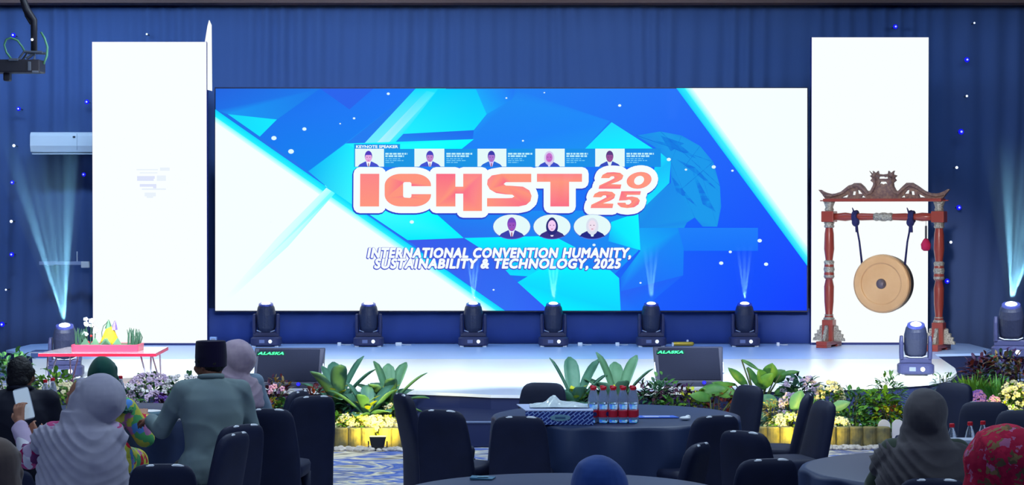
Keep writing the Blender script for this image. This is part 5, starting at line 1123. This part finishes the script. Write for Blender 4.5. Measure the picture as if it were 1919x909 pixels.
    if kind in ('hair', 'cap'):
        h = MB(); kk = .95 if kind == 'cap' else 1.; h.ball((0, 0, 0), (.084 * kk, .098 * kk, .108 * kk), 22, 14); h.v = [tuple(H @ (Vector(v) + Vector((0, -.020, .022)))) for v in h.v]
        h.cap(hq(-.03, -.07, -.03 * kk + (.03 if kind == 'cap' else 0)), .042 * kk, hq(.03, -.07, -.03 * kk + (.03 if kind == 'cap' else 0)), .042 * kk); h.cap(hq(-.072, .012, .03), .02, hq(-.072, .0, -.012), .014); h.cap(hq(.072, .012, .03), .02, hq(.072, .0, -.012), .014)
        blob('hair', h, hairm, t, .007, 3, lambda v: .0025 * noise.noise(v * 60) + .003 * noise.noise(v * 24))
        # collar
        k = MB(); k.tube([(nk.x + .072 * math.cos(a), nk.y + .068 * math.sin(a) - .0, nk.z + .006 - .012 * math.sin(a)) for a in [2 * PI * i / 20 for i in range(21)]], .017, 8); k.build('collar', top_m, t, smooth=True)
        if kind == 'cap':
            q = MB(); q.loft([(0, -.012, -.012, .089, .108), (0, -.012, .05, .091, .109), (0, -.012, .125, .086, .106), (0, -.012, .150, .082, .102), (0, -.012, .153, .074, .094), (0, -.012, .143, .012, .085)], 36, 2.1, H @ Matrix.Rotation(R(5), 4, 'X')); q.build('peci_cap', cm, t, smooth=False, bevel=.003)
    else:
        hw = head_w; h = MB()
        hz_ = 1 + (hw - 1) * .5; h.ball((0, 0, 0), (.098 * hw, .112 * hw, .126 * hz_), 22, 14); h.v = [tuple(H @ (Vector(v) + Vector((0, -.032 - (.03 if head_turn > 60 else 0) - .10 * (hw - 1), .010 - .126 * (hz_ - 1))))) for v in h.v]
        h.cap(hq(0, -.07 * hw, -.02), .066 * hw, hq(0, -.05, -.09), .085)                      # hair bun under the cloth
        for a in range(-60, 61, 20): h.cap(hq(.088 * math.sin(R(a)), .012 - .03 * (1 - math.cos(R(a))), .085 * math.cos(R(a)) + .01), .022, hq(.089 * math.sin(R(a)), .0, .02), .02)
        h.cap(hq(-.075, .01, -.02), .030, hq(-.045, .035, -.125), .034); h.cap(hq(.075, .01, -.02), .030, hq(.045, .035, -.125), .034); h.cap(hq(-.03, .055, -.135), .034, hq(.03, .055, -.135), .034)
        h.cap(hq(0, -.035, -.04), .098 * hw, nk + Vector((0, .0, -.02)), .115)
        bk = -.075; dr = drape or {}
        low = dr.get('low', .80) + dz * .7; wd = dr.get('w', .15)
        cy = nk.y - .012; by = -.045 + lean * .55; wx = sw + .02 + wd * .30
        h.loft([(0, by, low, wx + .022, .150), (0, by, low + .02, wx + .03, .158), (0, by * .9, (low + sh[0].z) / 2, wx + .022, .152), (0, by * .7 + cy * .3, sh[0].z - .04, sw + .060, .138), (0, by * .5 + cy * .5, sh[0].z + .02, sw + .030, .126), (0, cy, sh[0].z + .055, sw - .025, .118), (0, cy, nk.z + .02, .105 + .02 * hw, .112), (0, cy, nk.z + .06, .095 + .02 * hw, .105)], 36, 2.2)
        if dr.get('sleeves'):
            for i in (0, 1): h.cap(sh[i] + Vector((0, 0, -.03)), .090, sh[i].lerp(el[i], dr['sleeves']) , .092)
        zt_ = nk.z
        sd = px * .37
        def ridge(q): return 1 - 2 * abs(math.sin(q))
        def fold_h(v):
            k = min(1, max(0, (zt_ + .045 - v.z) / .06)); w = v.x - .03
            t1 = 43 * (v.z - 2.6 * w * w + .24 * w) + 6.0 * noise.noise(v * 2.2 + Vector((sd, 0, 0))); t2 = 17 * (v.x * .9 + .5 * (v.z - hd.z)) + 2.0 * noise.noise(v * 4 + Vector((0, sd, 0)))
            m1 = .5 + 1.3 * noise.noise(v * 2.6 + Vector((2, sd, 0))); m2 = .5 + .7 * noise.noise(v * 5 + Vector((5, 0, sd)))
            return .0075 * ridge(t1) * k * max(.12, m1) + .007 * noise.noise(v * 6) * k + .005 * ridge(t2) * (1 - k) * m2 + .0025 * noise.noise(v * 18)
        blob('hijab', h, cm, t, .0075, 5, fold_h)
    return t

shirt_g = mat('sage_grey_shirt', (130, 148, 150), .8, .2, var=(118, 136, 142), scale=5); dkt = mat('dark_trousers', (46, 46, 56), .8)
suit = mat('black_suit', (26, 28, 44), .7, .3); velvet = mat('dark_velvet_cap', (24, 18, 48), .9, .1, sheen=.15)
fl_pink = floral('pink_floral_cloth', (196, 176, 206), ((.42, (232, 226, 236)), (.60, (170, 34, 96)), (.74, (120, 60, 110)), (.86, (206, 84, 140))), 15)
fl_yel = floral('yellow_floral_cloth', (206, 206, 84), ((.30, (228, 222, 96)), (.48, (196, 34, 64)), (.62, (90, 180, 110)), (.76, (90, 150, 226)), (.88, (196, 130, 180))), 17)
fl_red = floral('red_patterned_cloth', (186, 24, 66), ((.46, (206, 34, 74)), (.72, (112, 92, 66)), (.82, (150, 120, 80)), (.91, (196, 110, 150))), 34)
def cloth(name, rgb, var=None): return mat(name, rgb, .85, .15, var=var or tuple(int(c * .9) for c in rgb), scale=7, sheen=.25)
# the capped man: left arm reaches over the table
person('person in a black cap and grey-green shirt, back turned, reaching to the left table', 398, 640, 13.62, 1.385, 18, shirt_g, dkt, ('cap', velvet),
       armL={'e': (-.30, .16, .80), 'w': (-.33, .43, .835), 'd': (-.35, .9, -.05), 'n': (.3, 0, -1), 'curl': .7}, armR={'e': (.28, .14, .76), 'w': (.10, .36, .80)}, sk=skin2, head_turn=36, head_nod=6, male=True, lean=.07, neck=.035)
person('person in a mottled lavender hijab and pale blue top beside the capped man', 433, 632, 15.25, 1.30, 12, cloth('pale_blue_cloth', (134, 158, 182)), cloth('grey_skirt', (110, 116, 140)), ('hijab', cloth('mottled_lavender_cloth', (182, 162, 178), (150, 132, 156))), head_turn=44, head_w=1.27, head_nod=4, neck=.02, drape={'w': .06, 'low': .80})
person('person with short black hair in a dark suit at the far left', 36, 662, 13.75, 1.30, 0, suit, dkt, ('hair', hairm), sk=skin2, male=True, lean=.02, head_turn=-8, neck=.03, armL={'e': (-.25, .05, .72), 'w': (-.12, .3, .78)})
person('person in a dark green hijab and bright yellow floral dress at the left table', 190, 672, 14.15, 1.235, -4, fl_yel, fl_yel, ('hijab', cloth('dark_green_cloth', (18, 66, 66), (24, 84, 70))), head_turn=-4, lean=.03, drape={'w': .05, 'low': .93}, armR={'e': (.27, .08, .68), 'w': (.20, .32, .80)})
ph = person('person in a grey-lavender hijab and pink floral dress holding up a phone', 156, 702, 11.95, 1.30, 0, fl_pink, fl_pink, ('hijab', cloth('grey_lavender_cloth', (176, 172, 190), (160, 156, 178))), head_turn=74, head_w=1.34, head_nod=2, neck=.01, drape={'w': .16, 'low': .62, 'sleeves': .3},
       armL={'e': (-.33, .10, .80), 'w': (-.425, .29, .985), 'd': (-.12, .35, .8), 'n': (.25, .75, -.2), 'curl': .75, 'side': 1}, armR={'e': (.04, .26, .76), 'w': (-.30, .30, .88), 'd': (-.6, .2, .6), 'n': (.1, .9, .1), 'curl': .8})
person('person in a brown headscarf cut by the bottom left corner', -6, 820, 8.85, 1.27, 0, cloth('olive_brown_cloth', (96, 84, 78)), dkt, ('hijab', cloth('brown_cloth', (122, 104, 96))), head_w=1.0)
person('person in a navy hijab seen from behind at the bottom centre', 1122, 853, 8.5, 1.24, 0, cloth('navy_cloth', (30, 44, 92)), dkt, ('hijab', cloth('navy_hijab_cloth', (62, 98, 178), (50, 82, 154))), head_w=1.2)
person('person in a dark grey hijab seen from behind at the lower right table', 1732, 724, 11.05, 1.30, -3, cloth('dark_olive_cloth', (66, 78, 66)), dkt, ('hijab', cloth('dark_grey_cloth', (88, 84, 88), (78, 74, 80))), head_w=1.18, head_turn=4, neck=.01, drape={'w': .15, 'low': .74, 'sleeves': .3})
person('person in a red patterned headscarf at the bottom right corner', 1862, 798, 9.3, 1.27, 16, fl_red, dkt, ('hijab', fl_red), head_w=1.55, head_turn=20, head_nod=10)
# chairs under the seated people
for (px, Y, rz, lb, low) in ((391, 13.62, 46, 'dark covered chair the capped man sits on', 0), (433, 15.25, 12, 'low dark chair under the pale hijab woman beside the capped man', 1), (36, 13.75, 0, 'low dark chair under the black-haired man in the suit', 1), (190, 14.15, -4, 'low dark chair under the green hijab woman', 1), (156, 11.95, 0, 'low dark chair under the phone woman', 1), (-6, 8.85, 0, 'low dark chair under the brown headscarf person', 1), (1122, 8.5, 0, 'dark covered chair under the navy hijab person', 0), (1732, 11.05, -3, 'dark covered chair with painted highlight under the grey hijab woman', 0), (1862, 9.3, 16, 'low dark chair under the red headscarf person', 1)):
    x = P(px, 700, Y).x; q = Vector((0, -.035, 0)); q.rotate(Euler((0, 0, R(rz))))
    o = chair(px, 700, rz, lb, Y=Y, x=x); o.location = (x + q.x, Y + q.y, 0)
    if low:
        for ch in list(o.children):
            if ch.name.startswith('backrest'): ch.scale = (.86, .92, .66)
            if ch.name.startswith('highlight_strip'): bpy.data.objects.remove(ch)
# phone in the raised hand
Mp = Matrix.Translation(ph.location) @ Matrix.Rotation(R(0), 4, 'Z'); hp_ = Mp @ Vector((-.425, .40, 1.085))
t = thing('smartphone', 'pale silver smartphone held up by the grey-lavender hijab woman', 'phone', hp_); t.rotation_euler = (R(-14), R(-14), R(10))
MB().loft([(0, 0, -.004, .047, .095), (0, 0, .004, .047, .095)], 32, 8, Matrix.Rotation(PI / 2, 4, 'X')).build('case', mat('silver_phone', (176, 188, 204), .25, .5), t)
MB().box((-.043, -.0052, -.089), (.043, -.004, .089)).build('phone_screen', mat('phone_glass', (150, 170, 190), .08, .8, emit=(176, 196, 214), es=.55), t)
MB().box((-.03, -.0056, -.05), (.0, -.0052, .0)).build('screen_picture', mat('phone_picture', (190, 200, 210), .1, emit=(150, 170, 186), es=.6), t)
